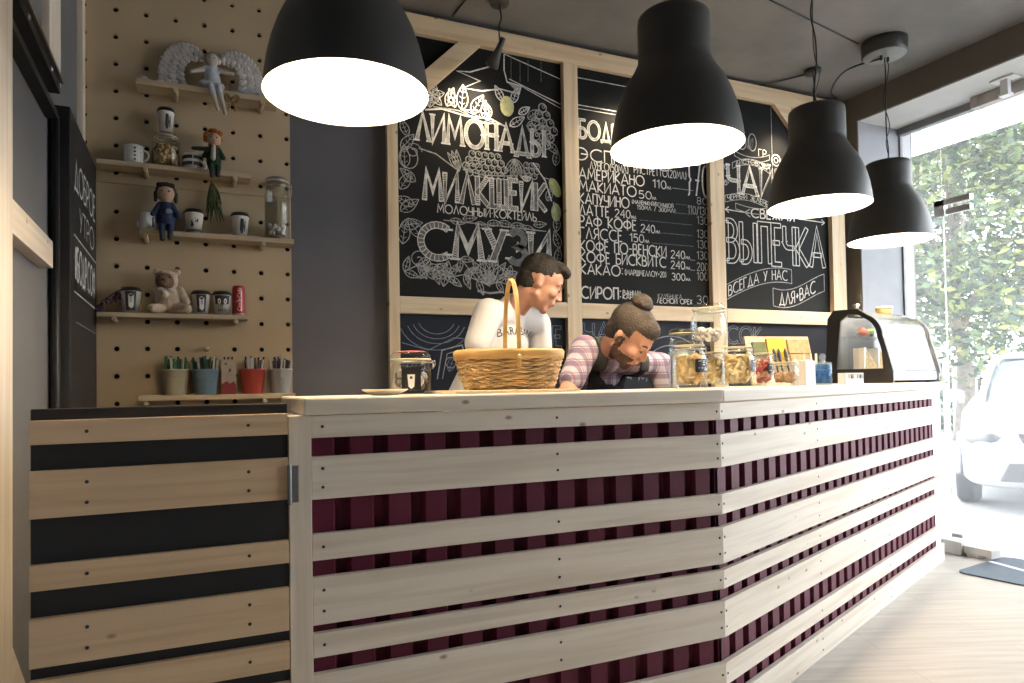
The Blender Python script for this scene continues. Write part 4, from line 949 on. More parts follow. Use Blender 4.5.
# dolls
M_skin_d = pm('doll_skin', (.50,.33,.22), .7, 0, .04)
def doll(label, x, z, hair, hairm, dress, y=3.525, sc=1, face=0):
    o = thing('rag_doll', label, 'doll', (x, y, z)); S = lambda *a: tuple(q*sc for q in a)
    mb = MB().ell(S(0,0,.045),S(.032,.024,.045)).ell(S(0,0,.085),S(.024,.018,.03))
    mb.cap(S(-.02,0,.10),S(-.042,-.012,.06),.010*sc,.009*sc).cap(S(.02,0,.10),S(.040,-.014,.058),.010*sc,.009*sc)
    mb.cap(S(-.012,-.015,.012),S(-.012,-.048,.010),.013*sc,.012*sc).cap(S(.014,-.015,.012),S(.016,-.048,.010),.013*sc,.012*sc)
    mb.cap(S(-.012,-.048,.010),S(-.010,-.052,-.035),.012*sc,.009*sc).cap(S(.016,-.048,.010),S(.014,-.052,-.030),.012*sc,.009*sc)
    mb.ell(S(0,-.004,.140),S(.030,.027,.032)).cap(S(0,0,.10),S(0,0,.125),.011*sc)
    remesh_obj('body', mb, [M_skin_d, dress, pm('doll_shoes',(.02,.02,.025),.6)], .0035, o, 3,
        assign=lambda c, n: 0 if c.z > .108*sc else (2 if c.z < -.008*sc else 1))
    for q in (-.011,.011): MB().ell(S(q,-.031,.142),S(.0032,.002,.0036),8,6).build('eye', M_lid, o)
    MB().ell(S(0,-.031,.129),S(.004,.0018,.0016),8,6).build('mouth', pm('doll_mouth',(.35,.06,.05),.6), o)
    hb = MB(); rr = random.Random(int(abs(x)*1000))
    if hair == 'curly':
        for i in range(70):
            a = rr.uniform(0,6.283); e = rr.uniform(-.15,1.5); r_ = .034+rr.uniform(0,.006); p = (r_*math.cos(e)*math.cos(a), r_*math.cos(e)*math.sin(a)+.004, .145+r_*math.sin(e))
            if p[1] < -.012 and p[2] < .160: continue
            hb.ell(S(*p), tuple([.0085*sc]*3), 7, 5)
    else:
        hb.ell(S(0,.007,.148),S(.036,.030,.036)); hb.cap(S(-.031,.002,.14),S(-.033,-.004,.112),.009*sc,.006*sc); hb.cap(S(.031,.002,.14),S(.033,-.004,.112),.009*sc,.006*sc)
        hb.cap(S(-.022,-.018,.166),S(.022,-.018,.166),.009*sc)
    hb.build('hair', hairm, o)
    return o
M_green = pm('dark_green_felt', (.02,.045,.022), .9, 0, .3, 60); M_navy = pm('navy_dress', (.02,.035,.085), .85, 0, .3, 70)
d = doll('red-haired doll in a green dress sitting on the nut jar shelf', sx(214,178,3.52), S2-.004, 'curly', pm('orange_hair',(.36,.11,.02),.9,0,.25,80), M_green, 3.50, 1.08)
MB().cap((-.005,-.033,.055),(-.002,-.030,.112),.012,.009).build('white_bib', pm('pale_bib',(.48,.42,.35),.8), d)
MB().tube([(-.024,-.022,.118),(0,-.03,.112),(.024,-.022,.118)],.004,6).build('scarf', pm('red_scarf',(.2,.02,.02),.8), d)
MB().cap((-.09,-.01,.098),(-.02,-.005,.104),.009,.011).build('raised_sleeve', M_green, d)
d = doll('dark-haired doll in a navy blue dress on the tall jar shelf', sx(166,230,3.51), S3-.002, 'bob', pm('dark_brown_hair',(.018,.012,.010),.7), M_navy, 3.515, 1.28)
MB().ell((.012,-.035,.09),(.016,.006,.012)).build('pale_collar', pm('pale_blue_cloth',(.22,.26,.34),.8), d)
# green bunch hanging between shelves
o = thing('dried_herb_bunch', 'green dried herb bunch hanging from a pegboard hole between two paper cups', 'herbs', (sx(211,180,3.585), 3.575, at(209,180,3.585).z-.012))
mb = MB(); rr = random.Random(9)
for i in range(34):
    a = rr.uniform(-.25,.75); L = rr.uniform(.10,.21); x1 = L*math.sin(a)*.5; pts = [(0,-.006,0),(x1*.6+rr.uniform(-.006,.01),-.02,-L*.5),(x1+rr.uniform(-.01,.01),-.018-rr.random()*.02,-L)]
    mb.tube(smooth_pts(pts,3), [.0018,.004,.005,.006,.005,.003,.001], 5)
mb.build('leaves', pm('dry_green_leaf', (.075,.095,.035), .8, 0, .4, 50), o)
MB().tube([(0,.012,.004),(0,-.008,.0)], .003, 6).build('tie', M_cord, o)
# winged figure on shelf 1
M_wing = pm('white_feather', (.50,.48,.47), .85, 0, .15, 40, .5, 120); M_lace = pm('white_lace', (.47,.49,.54), .8, 0, .15, 60)
xa = sx(212,80,3.52)
o = thing('angel_figurine', 'white cloth angel with spread feather wings sitting on the top shelf', 'figurine', (xa, 3.535, S1)); ang = o
def wing(sg):
    mb = MB()
    for row, (n, r0, L, wd) in enumerate(((17,.060,.066,.015),(14,.048,.046,.014),(11,.034,.034,.012))):
        for i in range(n):                                      # overlapping feathers fanned round a crescent
            a = R(-50+165*i/(n-1)); c, s_ = math.cos(a), math.sin(a); cx, cz = .090, .060
            px, pz = cx+.050*c+r0*.40*c-.02*row, cz+.055*s_+r0*.62*s_
            M = Matrix.Translation((sg*px, .012-.004*row-.0006*i, pz)) @ Matrix.Rotation(-sg*(a*.55+.55), 4, 'Y')
            mb.ell((0,0,0), (L*.5,.004,wd), 12, 6, 0, M)
    return mb.build('wing', M_wing, o)
wing(-1); wing(1)
mb = MB().ell((0,0,.045),(.032,.024,.05)).ell((0,-.002,.085),(.026,.02,.025)).ell((.0,-.006,.125),(.025,.024,.028)).cap((0,0,.095),(0,-.004,.115),.01)
mb.cap((-.022,-.006,.09),(-.075,-.022,.062),.011,.008).cap((.022,-.006,.09),(.075,-.016,.080),.011,.008)
mb.cap((-.012,-.02,.012),(-.006,-.052,.005),.014,.012).cap((.014,-.02,.012),(.022,-.052,.006),.014,.012).cap((-.006,-.052,.004),(.018,-.060,-.085),.012,.007).cap((.022,-.052,.005),(.045,-.060,-.10),.012,.007)
remesh_obj('body', mb, [pm('pale_cloth_skin',(.47,.42,.36),.8), M_lace], .0035, o, 3, assign=lambda c, n: 1 if (c.z < .10 and abs(c.x) < .034 and c.z > -.03) else 0)
hb = MB().ell((0,.004,.134),(.027,.025,.026)); hb.build('hair', pm('ash_hair',(.30,.25,.19),.9), o)
for q in (-.009,.009): MB().ell((q,-.029,.126),(.0024,.0015,.0024),7,5).build('eye', M_lid, o)
MB().cap((-.03,-.018,.020),(.03,-.02,.018),.018,.016).ell((.01,-.03,.0),(.03,.02,.02)).build('skirt', M_lace, o)
ang.scale = (1.22,1.22,1.22)
o = thing('lace_bundle', 'crumpled pale lace lying at the left end of the top shelf', 'lace', (sx(152,76), 3.545, S1))
mb = MB(); rr = random.Random(12)
for i in range(16): mb.ell((rr.uniform(-.055,.075),rr.uniform(-.025,.02),.012+rr.uniform(0,.010)),(.022,.012,.011),10,6)
remesh_obj('folds', mb, M_wing, .0045, o, 2)
o = thing('ribbon_bow', 'brown twine bow hanging at the angel feet under the top shelf', 'bow', (sx(232,108,3.49), 3.488, at(232,104,3.488).z))
for s_ in (-1,1): MB().tube(smooth_pts([(0,0,.02),(s_*.02,-.006,.04),(s_*.032,-.004,.03),(s_*.018,0,.012),(0,0,.016)]), .006, 6).tube([(0,0,.016),(s_*.012,-.003,-.012),(s_*.016,-.002,-.034)], .005, 6).build('loop', pm('brown_twine',(.25,.15,.06),.8), o)
MB().ell((0,-.002,.017),(.009,.008,.010)).build('knot', pm('brown_twine_knot',(.22,.13,.05),.8), o)
MB().tube([(0,.004,.017),(-.01,.012,.06),(-.01,.016,.105)], .002, 5).build('cord', pm('brown_cord',(.22,.13,.05),.8), o)
o = thing('folded_ribbon', 'blue-white folded ribbon lying right of the angel on the top shelf', 'ribbon', (sx(246,98,3.52), 3.53, S1))
mb = MB()
for i in range(4): mb.tube(smooth_pts([(-.055,-.02+.012*i,.006+.006*i),(-.02,-.03+.01*i,.012+.004*i),(.02,-.02+.01*i,.006+.006*i),(.06,-.034+.012*i,.010)]), .006, 6)
mb.build('folds', pm('pale_blue_ribbon',(.36,.38,.46),.6), o)
# pots of straws on shelf 5
def pot(label, x, col, straw_cols, r=.061, h=.120, seed=0):
    o = thing('straw_pot', label, 'pot', (x, 3.533, S5)); m = pm('pot_paint', col, .45, 0, .04)
    MB().lathe([(r*.74,0),(r*.76,.002),(r*.98,h*.92),(r,h*.925),(r*1.03,h*.97),(r,h),(r*.96,h),(r*.93,h*.9),(r*.7,.006),(.001,.006)], 32).build('pot_body', m, o)
    MB().tube([(r*.905*math.cos(a*.2618), r*.905*math.sin(a*.2618), h*.62) for a in range(24)], .0014, 6, closed=True).build('raised_ring', m, o)
    rr = random.Random(seed); ms = [pm('straw_paint', c, .5) for c in straw_cols]
    for i in range(26):
        a = rr.uniform(0,6.283); q = r*.78*math.sqrt(rr.random()); a2 = a+rr.uniform(-.4,.4); tip = q*1.0+rr.uniform(.0,.014)
        b = Vector((q*.75*math.cos(a), q*.75*math.sin(a), .01)); tp = Vector((tip*math.cos(a2), tip*math.sin(a2), h+rr.uniform(.035,.062)))
        MB().tube([b,tp], .0046, 7).build('straw', ms[i%len(ms)], o)
    return o
W_ = (.50,.49,.45); K_ = (.018,.018,.02)
pot('cream pot of green and white straws, leftmost on the lowest shelf', sx(175,384,3.54), (.46,.42,.30), [(.02,.10,.03),W_,(.012,.02,.012),(.03,.16,.06)], seed=1)
pot('blue pot packed with dark green straws on the lowest shelf', sx(205.5,384,3.54), (.14,.22,.30), [(.01,.07,.045),K_,(.012,.09,.06),W_], seed=2)
pot('red pot of black and white straws on the lowest shelf', sx(252.5,384,3.54), (.42,.06,.045), [W_,K_,W_,(.06,.06,.10)], seed=3)
pot('white pot of black and purple straws beside the grey wall', sx(280.5,384,3.54), (.46,.46,.46), [K_,K_,(.10,.08,.20),W_], r=.057, seed=4)
o = thing('card_box', 'upright card box with red print between the blue and red pots', 'box', (sx(228.5,385,3.54), 3.54, S5))
mb = MB().box(-.033,.033,-.022,.022,0,.165); mb.box(-.0332,.0332,-.0226,-.0221,.0,.045,1)
mb.add([(-.033,-.0228,.045),(-.01,-.0228,.062),(.006,-.0228,.05),(.022,-.0228,.06),(.033,-.0228,.045)], [(0,1,2,3,4)][::1], 1)
mb.add([(-.02,-.0226,.15),(-.005,-.0226,.145),(-.012,-.0226,.138)], [(0,1,2)], 2); mb.add([(.0,-.0226,.10),(.012,-.0226,.115),(.004,-.0226,.125)], [(0,1,2)], 2)
mb.build('box_body', [pm('pale_card',(.46,.40,.34),.6), pm('red_print',(.22,.02,.03),.6), M_ink], o)
for q in (-.012,.0,.012): MB().tube([(q,0,.12),(q*1.5,.002,.178)], .004, 6).build('straw', M_lid, o)

# ------------------------------------------------------------------ things on the counter
def cpos(px, off, py=386):                                      # on the worktop, a given distance behind the angled front
    d = ray(px, py); n = N; t_ = (P0+N*off-CAM).dot(n)/d.dot(n); p = CAM+d*t_; return (p.x, p.y, HZ)
o = thing('saucer', 'cream saucer near the left end of the counter', 'saucer', (.54, 2.06, HZ))
MB().lathe([(.040,0),(.043,.002),(.062,.012),(.070,.017),(.0695,.0185),(.060,.0145),(.040,.006),(.001,.005)], 36).build('dish', M_cream, o)
MB().ell((.005,0,.011),(.030,.012,.006),12,6).build('teabag', M_paper, o)
o = thing('serving_board', 'thin pale wooden board under the wicker basket', 'board', (.96, 2.12, HZ))
MB().box(-.235,.190,-.19,.13,0,.010).build('board_body', pine('board_wood', 0, (.62,.47,.28), (.74,.60,.40), False), o, bevel=.002)
o = thing('clip_jar', 'squat clip-top jar with a black tag, left of the wicker basket', 'jar', (.655, 2.17, HZ))
jar_shell(o, .066, .112, .92, lidh=.026); fillbits(o, 'candies', [pm('silver_candy',(.55,.53,.50),.35,.3,.2,30), pm('dark_candy',(.14,.10,.08),.4)], .060, .012, .085, .016, 60, 'nut', 5)
MB().lathe([(.001,.139),(.045,.140),(.05,.137)], 24, capt=False).build('red_disc', pm('red_lid_print',(.45,.10,.09),.5), o)
mb = MB(); mb.box(-.030,.030,-.001,.001,-.062,.012); mb.add([(-.012,-.0013,-.012),(.012,-.0013,-.012),(.009,-.0013,-.05),(0,-.0013,-.058),(-.009,-.0013,-.05)], [(0,1,2,3,4)], 1); mb.add([(-.004,-.0016,-.018),(.004,-.0016,-.018),(.004,-.0016,-.026),(-.004,-.0016,-.026)], [(0,1,2,3)], 0)
q = mb.build('hanging_tag', [M_lid, M_paper], o, loc=(-.020,-.069,.075), rot=(R(-7),0,R(-12)))
q = MB().tube([(-.05,-.05,.095),(-.03,-.066,.085),(-.0,-.070,.088),(.03,-.06,.095)], .0015, 5).build('tag_string', M_cord, o)
# wicker basket
o = thing('wicker_basket', 'oval wicker basket with a tall arched handle on the serving board', 'basket', (.995, 2.145, HZ+.0105), R(-15))
M_wick = pm('wicker', (.42,.27,.12), .6, 0, .35, 25); M_wick2 = pm('pale_wicker', (.60,.44,.24), .55, 0, .25, 25); M_honey = pm('honey_wood_band', (.50,.325,.12), .45, 0, .2, 8)
BH = .118
def oval(a, z, f=0): 
    k = .80+.20*(z/BH)**.8; e = .72
    c, s_ = math.cos(a), math.sin(a); return Vector(((.180*k+f)*math.copysign(abs(c)**e, c), (.135*k+f)*math.copysign(abs(s_)**e, s_), z))
ns = 36
for i in range(ns):
    a = 2*math.pi*i/ns; MB().tube([oval(a, z) for z in (0,.04,.08,BH)], .0035, 6).build('stake', M_wick, o) if i%2 == 0 else None
for r_ in range(14):
    z = .006+r_*(BH-.022)/13; m = ns*4
    pts = [oval(2*math.pi*j/m, z+.0012*math.sin(j), .0045*(1 if True else 0)*math.sin(2*math.pi*j/m*ns/2+(r_%2)*math.pi)) for j in range(m)]
    MB().tube(pts, .0042, 5, closed=True).build('weave_row', M_wick2 if r_%3 else M_wick, o)
MB().prism([tuple(oval(2*math.pi*j/40, 0, -.004))[:2] for j in range(40)], 0, .006).build('base', M_wick, o)
mb = MB(); m = 60
for f0, f1, z0, z1 in ((.006,.012,BH-.016,BH+.012),):
    ring = [[oval(2*math.pi*j/m, BH, f)+Vector((0,0,dz)) for f,dz in ((-.006,-.016),(.006,-.016),(.009,.008),(.003,.015),(-.007,.010))] for j in range(m)]
    vs = [p for q in ring for p in q]; fs = []
    for j in range(m):
        for k in range(5): fs.append((j*5+k, ((j+1)%m)*5+k, ((j+1)%m)*5+(k+1)%5, j*5+(k+1)%5))
    mb.add(vs, fs, 0, True)
mb.build('rim_band', M_honey, o)
hp = []
for i in range(21):
    a = math.pi*i/20; y = -.136*math.cos(a); z = .07+.305*math.sin(a)**.72 if 0 < i < 20 else .07; hp.append((.012, y, z))
mb = MB()
for i in range(len(hp)): pass
def strap(mb, pts, wd, th, mi=0, axis=Vector((1,0,0))):
    P = [Vector(p) for p in pts]; n = len(P); vs = []; fs = []
    for i, p in enumerate(P):
        t_ = (P[min(i+1,n-1)]-P[max(i-1,0)]).normalized(); b = t_.cross(axis).normalized()
        vs += [p+axis*wd/2+b*th/2, p-axis*wd/2+b*th/2, p-axis*wd/2-b*th/2, p+axis*wd/2-b*th/2]
    for i in range(n-1):
        for k in range(4): fs.append((i*4+k, i*4+(k+1)%4, i*4+4+(k+1)%4, i*4+4+k))
    fs += [(0,3,2,1), (4*n-4,4*n-3,4*n-2,4*n-1)]
    return mb.add(vs, fs, mi)
strap(mb, hp, .015, .009).build('handle', M_honey, o, bevel=.003)
for y in (-.142, .142): MB().ell((.012,y,.108),(.007,.006,.007),10,6).build('peg', pm('pale_peg',(.62,.50,.33),.5), o)
# jars
M_ck1 = [pm('golden_cookie',(.52,.33,.13),.75,0,.25,40), pm('pale_cookie',(.62,.48,.27),.75,0,.2,40)]
M_ck2 = [pm('cream_wafer',(.66,.55,.34),.75,0,.2,40), pm('tan_wafer',(.54,.38,.18),.75,0,.2,40)]
M_lab = pm('black_label', (.014,.015,.025), .45)
def labelled(o, r, z0, z1, ang, half=.62, txt=('ПЕЧЕ','НЬЕ')):
    mb = MB(); n = 10
    for i in range(n):
        a, b = ang-half+2*half*i/n, ang-half+2*half*(i+1)/n
        mb.add([((r+.0008)*math.sin(a), -(r+.0008)*math.cos(a), z0),((r+.0008)*math.sin(b), -(r+.0008)*math.cos(b), z0),((r+.0008)*math.sin(b), -(r+.0008)*math.cos(b), z1),((r+.0008)*math.sin(a), -(r+.0008)*math.cos(a), z1)], [(0,1,2,3)], 0)
    H = (z1-z0)
    for li, t_ in enumerate(txt):
        k = half*1.5/textw(t_); x = ang-half*.75
        for c in t_:
            gw, st = G[c]
            for pl in st:
                for p, q in zip(pl, pl[1:]):
                    def mp(p, dz=0): a = x+p[0]*k; rr_ = r+.0014; return (rr_*math.sin(a), -rr_*math.cos(a), z1-H*(.46+.40*li)+p[1]*H*.28+dz)
                    mb.add([mp(p),mp(q),mp(q,H*.05),mp(p,H*.05)], [(0,1,2,3)], 1)
            x += (gw+GS)*k
    return mb.build('label', [M_lab, M_paper], o)
def cjar(label, px, off, r, h, neck, fillm, kind, size, n, seed, lab=None, fillz=.75, py=386, lidmat=None, z=0):
    p = cpos(px, off, py); o = thing('storage_jar', label, 'jar', (p[0], p[1], p[2]+z))
    jar_shell(o, r, h, neck, lidmat=lidmat)
    if fillm: fillbits(o, 'contents', fillm, r*.92, .012, h*fillz, size, n, kind, seed)
    if lab is not None: labelled(o, r, h*.38, h*.68, lab, .72)
    return o
cjar('clip jar of cookies with a black label, leftmost of the front jars', 690, .17, .064, .160, .80, M_ck1, 'cookie', .028, 90, 1, lab=.35, fillz=.86)
j = cjar('cookie jar standing under the marshmallow jar', 713, .30, .056, .150, .86, M_ck2, 'cookie', .024, 90, 2, py=385, lab=.75, fillz=.9)
cjar('tall clip jar of marshmallows stacked on a cookie jar', 710, .30, .074, .165, .86, M_marsh, 'm', .019, 70, 3, py=385, z=.173, fillz=.6)
p = cpos(683, .42); o = thing('storage_jar', 'bluish empty jar with a black lid behind the leftmost cookie jar', 'jar', p)
jar_shell(o, .058, .238, .88, wire=False, lidmat=M_lid); MB().lathe([(.050,.012),(.052,.16),(.001,.165)], 20).build('contents', pm('pale_blue_powder',(.38,.45,.55),.6), o)
cjar('round jar of crisp wafers with a black label at its right side', 738.5, .17, .067, .165, .78, M_ck2, 'cookie', .030, 90, 4, lab=.85, fillz=.88)
cjar('narrow jar of red and dark sweets beside the wafer jar', 764, .27, .046, .155, .84, [pm('red_sweets',(.42,.06,.08),.5), pm('tan_sweets',(.48,.30,.17),.6), ], 'nut', .016, 130, 5, lab=.35, fillz=.85)
cjar('low jar of brown nuts in front of the wooden card holder', 785.5, .13, .058, .105, .86, [pm('almonds',(.36,.19,.09),.6,0,.2,50), pm('hazelnuts',(.46,.28,.15),.6,0,.2,50)], 'nut', .017, 80, 6, fillz=.66)
p = cpos(803, .17); o = thing('napkin_block', 'white block of paper napkins beside the low nut jar', 'napkins', (p[0], p[1], HZ), R(15))
mb = MB()
for i in range(14): mb.box(-.045+.001*(i%3),.045-.001*(i%2),-.04+i*.0058,-.04+i*.0058+.0048,0,.118+.002*(i%3))
mb.build('paper_stack', M_paper, o)
p = cpos(786, .34); o = thing('card_holder', 'tilted wooden holder with yellow and tan packets behind the jars', 'holder', (p[0], p[1], HZ), R(-8))
Mh = Matrix.Rotation(R(-14), 4, 'X')
MB().box(-.20,.20,0,.014,.005,.27, M=Mh).build('back_board', pine('holder_wood',0,(.60,.45,.29),(.70,.56,.38),False), o, bevel=.002)
MB().box(-.20,.20,-.10,0,0,.012).build('foot', PX, o); MB().box(-.20,.20,-.10,-.09,.012,.05).build('front_lip', PX, o)
for x0, x1, z0, z1, c, nm in ((-.17,-.09,.16,.235,(.10,.12,.04),'olive_packet'),(-.08,.035,.10,.255,(.62,.40,.03),'yellow_packet'),(.05,.185,.17,.25,(.42,.29,.13),'tan_packet'),(.055,.13,.09,.165,(.56,.38,.20),'pale_packet')):
    MB().box(x0,x1,-.016,-.002,z0,z1, M=Mh).build(nm, pm(nm,c,.55,0,.2,30), o, bevel=.003)
for x in (-.055,-.025,.015):
    q = MB(); q.ell((x,-.026,.155),(.011,.006,.042),10,8,0,Mh).cap(Mh@Vector((x,-.026,.05)),Mh@Vector((x,-.026,.12)),.005); q.build('dark_scoop', M_lid, o)
for x in (.10,.14,.175): MB().cap(Mh@Vector((x,-.03,.03)),Mh@Vector((x+.03,-.026,.16)),.006).build('wooden_stirrer', pm('stirrer',(.66,.52,.36),.6), o)
p = cpos(823, .13, 384); o = thing('blue_jar', 'blue glass jar with a pointed stopper beside the pastry case', 'jar', p)
MB().lathe([(.040,0),(.043,.004),(.043,.10),(.040,.104),(.040,.098),(.040,.008),(.001,.008)], 24).build('glass_body', glass('blue_glass',(.55,.72,.86),.10,(.4,.55,.75)), o)
MB().lathe([(.034,.010),(.038,.07),(.001,.078)], 20).build('contents', pm('blue_sweets',(.10,.20,.36),.5,0,.5,60), o)
MB().lathe([(.043,.1045),(.041,.110),(.012,.116),(.008,.122),(.014,.138),(.012,.150),(.001,.158)], 20).build('stopper', glass('stopper_glass',(.80,.86,.90),.12), o)
p = cpos(851, .04, 383.5); o = thing('sachet_rack', 'small white rack of square cells in front of the pastry case', 'rack', (p[0]+.0, p[1], HZ), R(12))
mb = MB().box(-.085,.085,-.02,.02,0,.004)
for k in range(5): x = -.085+.17*k/4; mb.box(x-.002,x+.002,-.02,.02,.004,.058)
mb.box(-.085,.085,-.021,-.018,.026,.030).box(-.085,.085,-.021,-.018,.054,.058).box(-.085,.085,.018,.021,.054,.058).box(-.085,.085,-.021,-.0185,.004,.024)
mb.build('rack_frame', M_white, o)
for k in range(4): x = -.085+.17*(k+.5)/4; MB().box(x-.014,x+.014,-.012,.012,.005,.048).build('sachet', M_lid if k%2 else M_paper, o)

# pastry case
o = thing('pastry_case', 'curved glass pastry display case with black ends on the counter', 'display case', (3.88, 2.866, HZ), R(12))
LC, DC = .68, .37
front = [(.0,.075),(.03,.20),(.055,.29)]+[(.055+.0+.15*(1-math.cos(R(a))), .29+.15*math.sin(R(a))) for a in range(15,80,13)]
prof = front+[(.19,.455),(.33,.46)]
M_cblk = pm('case_black', (.014,.014,.016), .35)
def endframe(x0, x1):
    outer = [(-.012,0)]+[(p[0]-.012,p[1]) for p in front]+[(.19,.468),(.345,.472),(.385,.42),(.41,0)]
    inner = [(.045,.09),(.05,.20),(.075,.285)]+[(.075+.135*(1-math.cos(R(a))), .285+.135*math.sin(R(a))) for a in range(15,80,13)]+[(.19,.432),(.255,.438),(.30,.40),(.335,.09)]
    mb = MB(); n = len(outer); from mathutils.geometry import tessellate_polygon
    polys = [[Vector((p[0],p[1],0)) for p in outer],[Vector((p[0],p[1],0)) for p in inner]]
    tri = tessellate_polygon(polys); allp = outer+inner
    mb.add([(x0,p[0],p[1]) for p in allp], tri); mb.add([(x1,p[0],p[1]) for p in allp], tri)
    for loop in (outer, inner):
        m = len(loop); mb.add([(x0,p[0],p[1]) for p in loop]+[(x1,p[0],p[1]) for p in loop], [(i,(i+1)%m,m+(i+1)%m,m+i) for i in range(m)])
    return mb
def solidend(x0, x1, mat): 
    q = endframe(x0, x1).build('end_frame', mat, o); return q
solidend(0, .018, M_cblk)
MB().prism([(-.012,0),(-.012,.001)],0,.1) if False else None
g_end = MB(); inner = [(.045,.09),(.05,.20),(.075,.285)]+[(.075+.135*(1-math.cos(R(a))), .285+.135*math.sin(R(a))) for a in range(15,80,13)]+[(.19,.432),(.255,.438),(.30,.40),(.335,.09)]
M_cglass = glass('case_glass', (.95,.97,.97), .05, refl=2.2)
g_end.add([(.009,p[0],p[1]) for p in inner], [tuple(range(len(inner)))]); g_end.build('end_glass', M_cglass, o)
outer = [(-.012,0)]+[(p[0]-.012,p[1]) for p in front]
mb = MB(); P_ = [(-.012,.06)]+[(p[0]-.012,p[1]) for p in front]; Q_ = [(p[0]+.030,p[1]-.003) for p in P_]
n = len(P_); mb.add([(LC-.03,p[0],p[1]) for p in P_]+[(LC-.03,p[0],p[1]) for p in Q_]+[(LC,p[0],p[1]) for p in P_]+[(LC,p[0],p[1]) for p in Q_],
   [(i,i+1,n+i+1,n+i) for i in range(n-1)]+[(2*n+i,3*n+i,3*n+i+1,2*n+i+1) for i in range(n-1)]+[(i,2*n+i,2*n+i+1,i+1) for i in range(n-1)]+[(n+i,n+i+1,3*n+i+1,3*n+i) for i in range(n-1)])
mb.build('end_post', pm('grey_end_post',(.10,.10,.12),.4), o)
mb = MB(); n = len(prof); mb.add([(.019,p[0],p[1]) for p in prof]+[(LC-.031,p[0],p[1]) for p in prof], [(i,n+i,n+i+1,i+1) for i in range(n-1)], 0, True)
mb.build('front_glass', glass('case_front_glass',(.93,.96,.97),.30,refl=2.0), o)  # white veil in this pane paints in a pale frosted reflection
MB().add([(LC-.034,p[0]+.004,p[1]-.002) for p in outer+[(.19,.455),(.33,.46),(.37,0)]], [tuple(range(len(outer)+3))]).build('added_end_panel', pm('grey_end_panel',(.22,.23,.25),.3,0,.05), o)  # added grey panel: blocks the bright view so the inside looks dark
MB().box(.019,LC-.0,.0,.39,.012,.072).build('steel_base', pm('pale_blue_steel',(.26,.29,.36),.35,.5,.03), o, bevel=.006)
for x in (.06,LC-.06): MB().lathe([(.016,0),(.018,.012)],14,(x,.05,0)).build('foot', M_cblk, o)
MB().box(.02,LC-.02,.375,.385,.072,.44).build('back_panel', pm('grey_case_back',(.20,.21,.23),.25,.2,.05), o)
MB().box(.02,LC-.02,.10,.36,.295,.302).build('glass_shelf', M_cglass, o); MB().box(.02,LC-.02,.098,.104,.290,.306).build('shelf_rail', M_chrome, o)
for x in (.03,): 
    for y in (.12,.33): MB().ell((.022,y,.298),(.008,.010,.010),10,6).build('shelf_stud', M_cblk, o)
MB().box(.03,LC-.03,.20,.225,.425,.442).build('light_tube', pm('warm_metal',(.55,.50,.40),.3,.4), o)
MB().lathe([(.012,.4725),(.012,.485),(.02,.49),(.02,.498),(.001,.502)],16,(.01,.20,0)).build('knob', M_chrome, o)
org = o.matrix_basis.copy()
def incase(name, label, cat, x, y, z, rz=0): 
    c = o.location+Matrix.Rotation(R(12),3,'Z')@Vector((x,y,z)); return thing(name, label, cat, c, R(12)+rz)
for k, (x, y, col, nm, lb) in enumerate(((.09,.20,(.50,.08,.05),'tomato','red tomato half on the upper shelf of the pastry case'),(.20,.23,(.20,.34,.06),'lettuce','green lettuce leaf bundle on the upper shelf of the pastry case'))):
    t = incase(nm, lb, nm, x, y, .3025); mb = MB()
    if k == 0: mb.ell((0,0,.022),(.035,.032,.022)).ell((.02,.02,.04),(.02,.02,.015)); 
    else:
        rr = random.Random(3)
        for i in range(9): mb.ell((rr.uniform(-.04,.04),rr.uniform(-.03,.03),.022+rr.uniform(-.002,.012)),(.03,.026,.018),10,6)
    remesh_obj('flesh' if k == 0 else 'leaves', mb, pm(nm+'_skin', col, .4, 0, .25, 40), .004, t, 2)
for k, (x, lb) in enumerate(((.08,'nearest wrapped sandwich wedge in the pastry case'),(.20,'second wrapped sandwich wedge in the pastry case'),(.33,'third wrapped sandwich wedge in the pastry case'))):
    t = incase('sandwich_wedge', lb, 'sandwich', x+.06*k, .19, .0725, R(-4))
    MB().prismY([(-.07,0),(.09,0),(.09,.02),(-.05,.15),(-.07,.15)], -.035, .035).build('bread', pm('toast_bread',(.56,.38,.18),.8,0,.2,40), t, bevel=.004)
    MB().prismY([(-.071,.0),(-.066,.0),(-.046,.151),(-.071,.151)], -.0355, .0355).build('wrapper', M_paper, t)
t = incase('wooden_bowl', 'small round pale wooden box on top of the pastry case', 'box', .50, .26, .4605)
MB().lathe([(.045,0),(.05,.004),(.052,.03),(.052,.034)],28).build('box_body', pm('honey_wood',(.55,.40,.18),.5), t); MB().lathe([(.054,.0345),(.055,.05),(.05,.056),(.001,.057)],28).build('lid', pm('pale_lid_wood',(.66,.58,.44),.5), t)

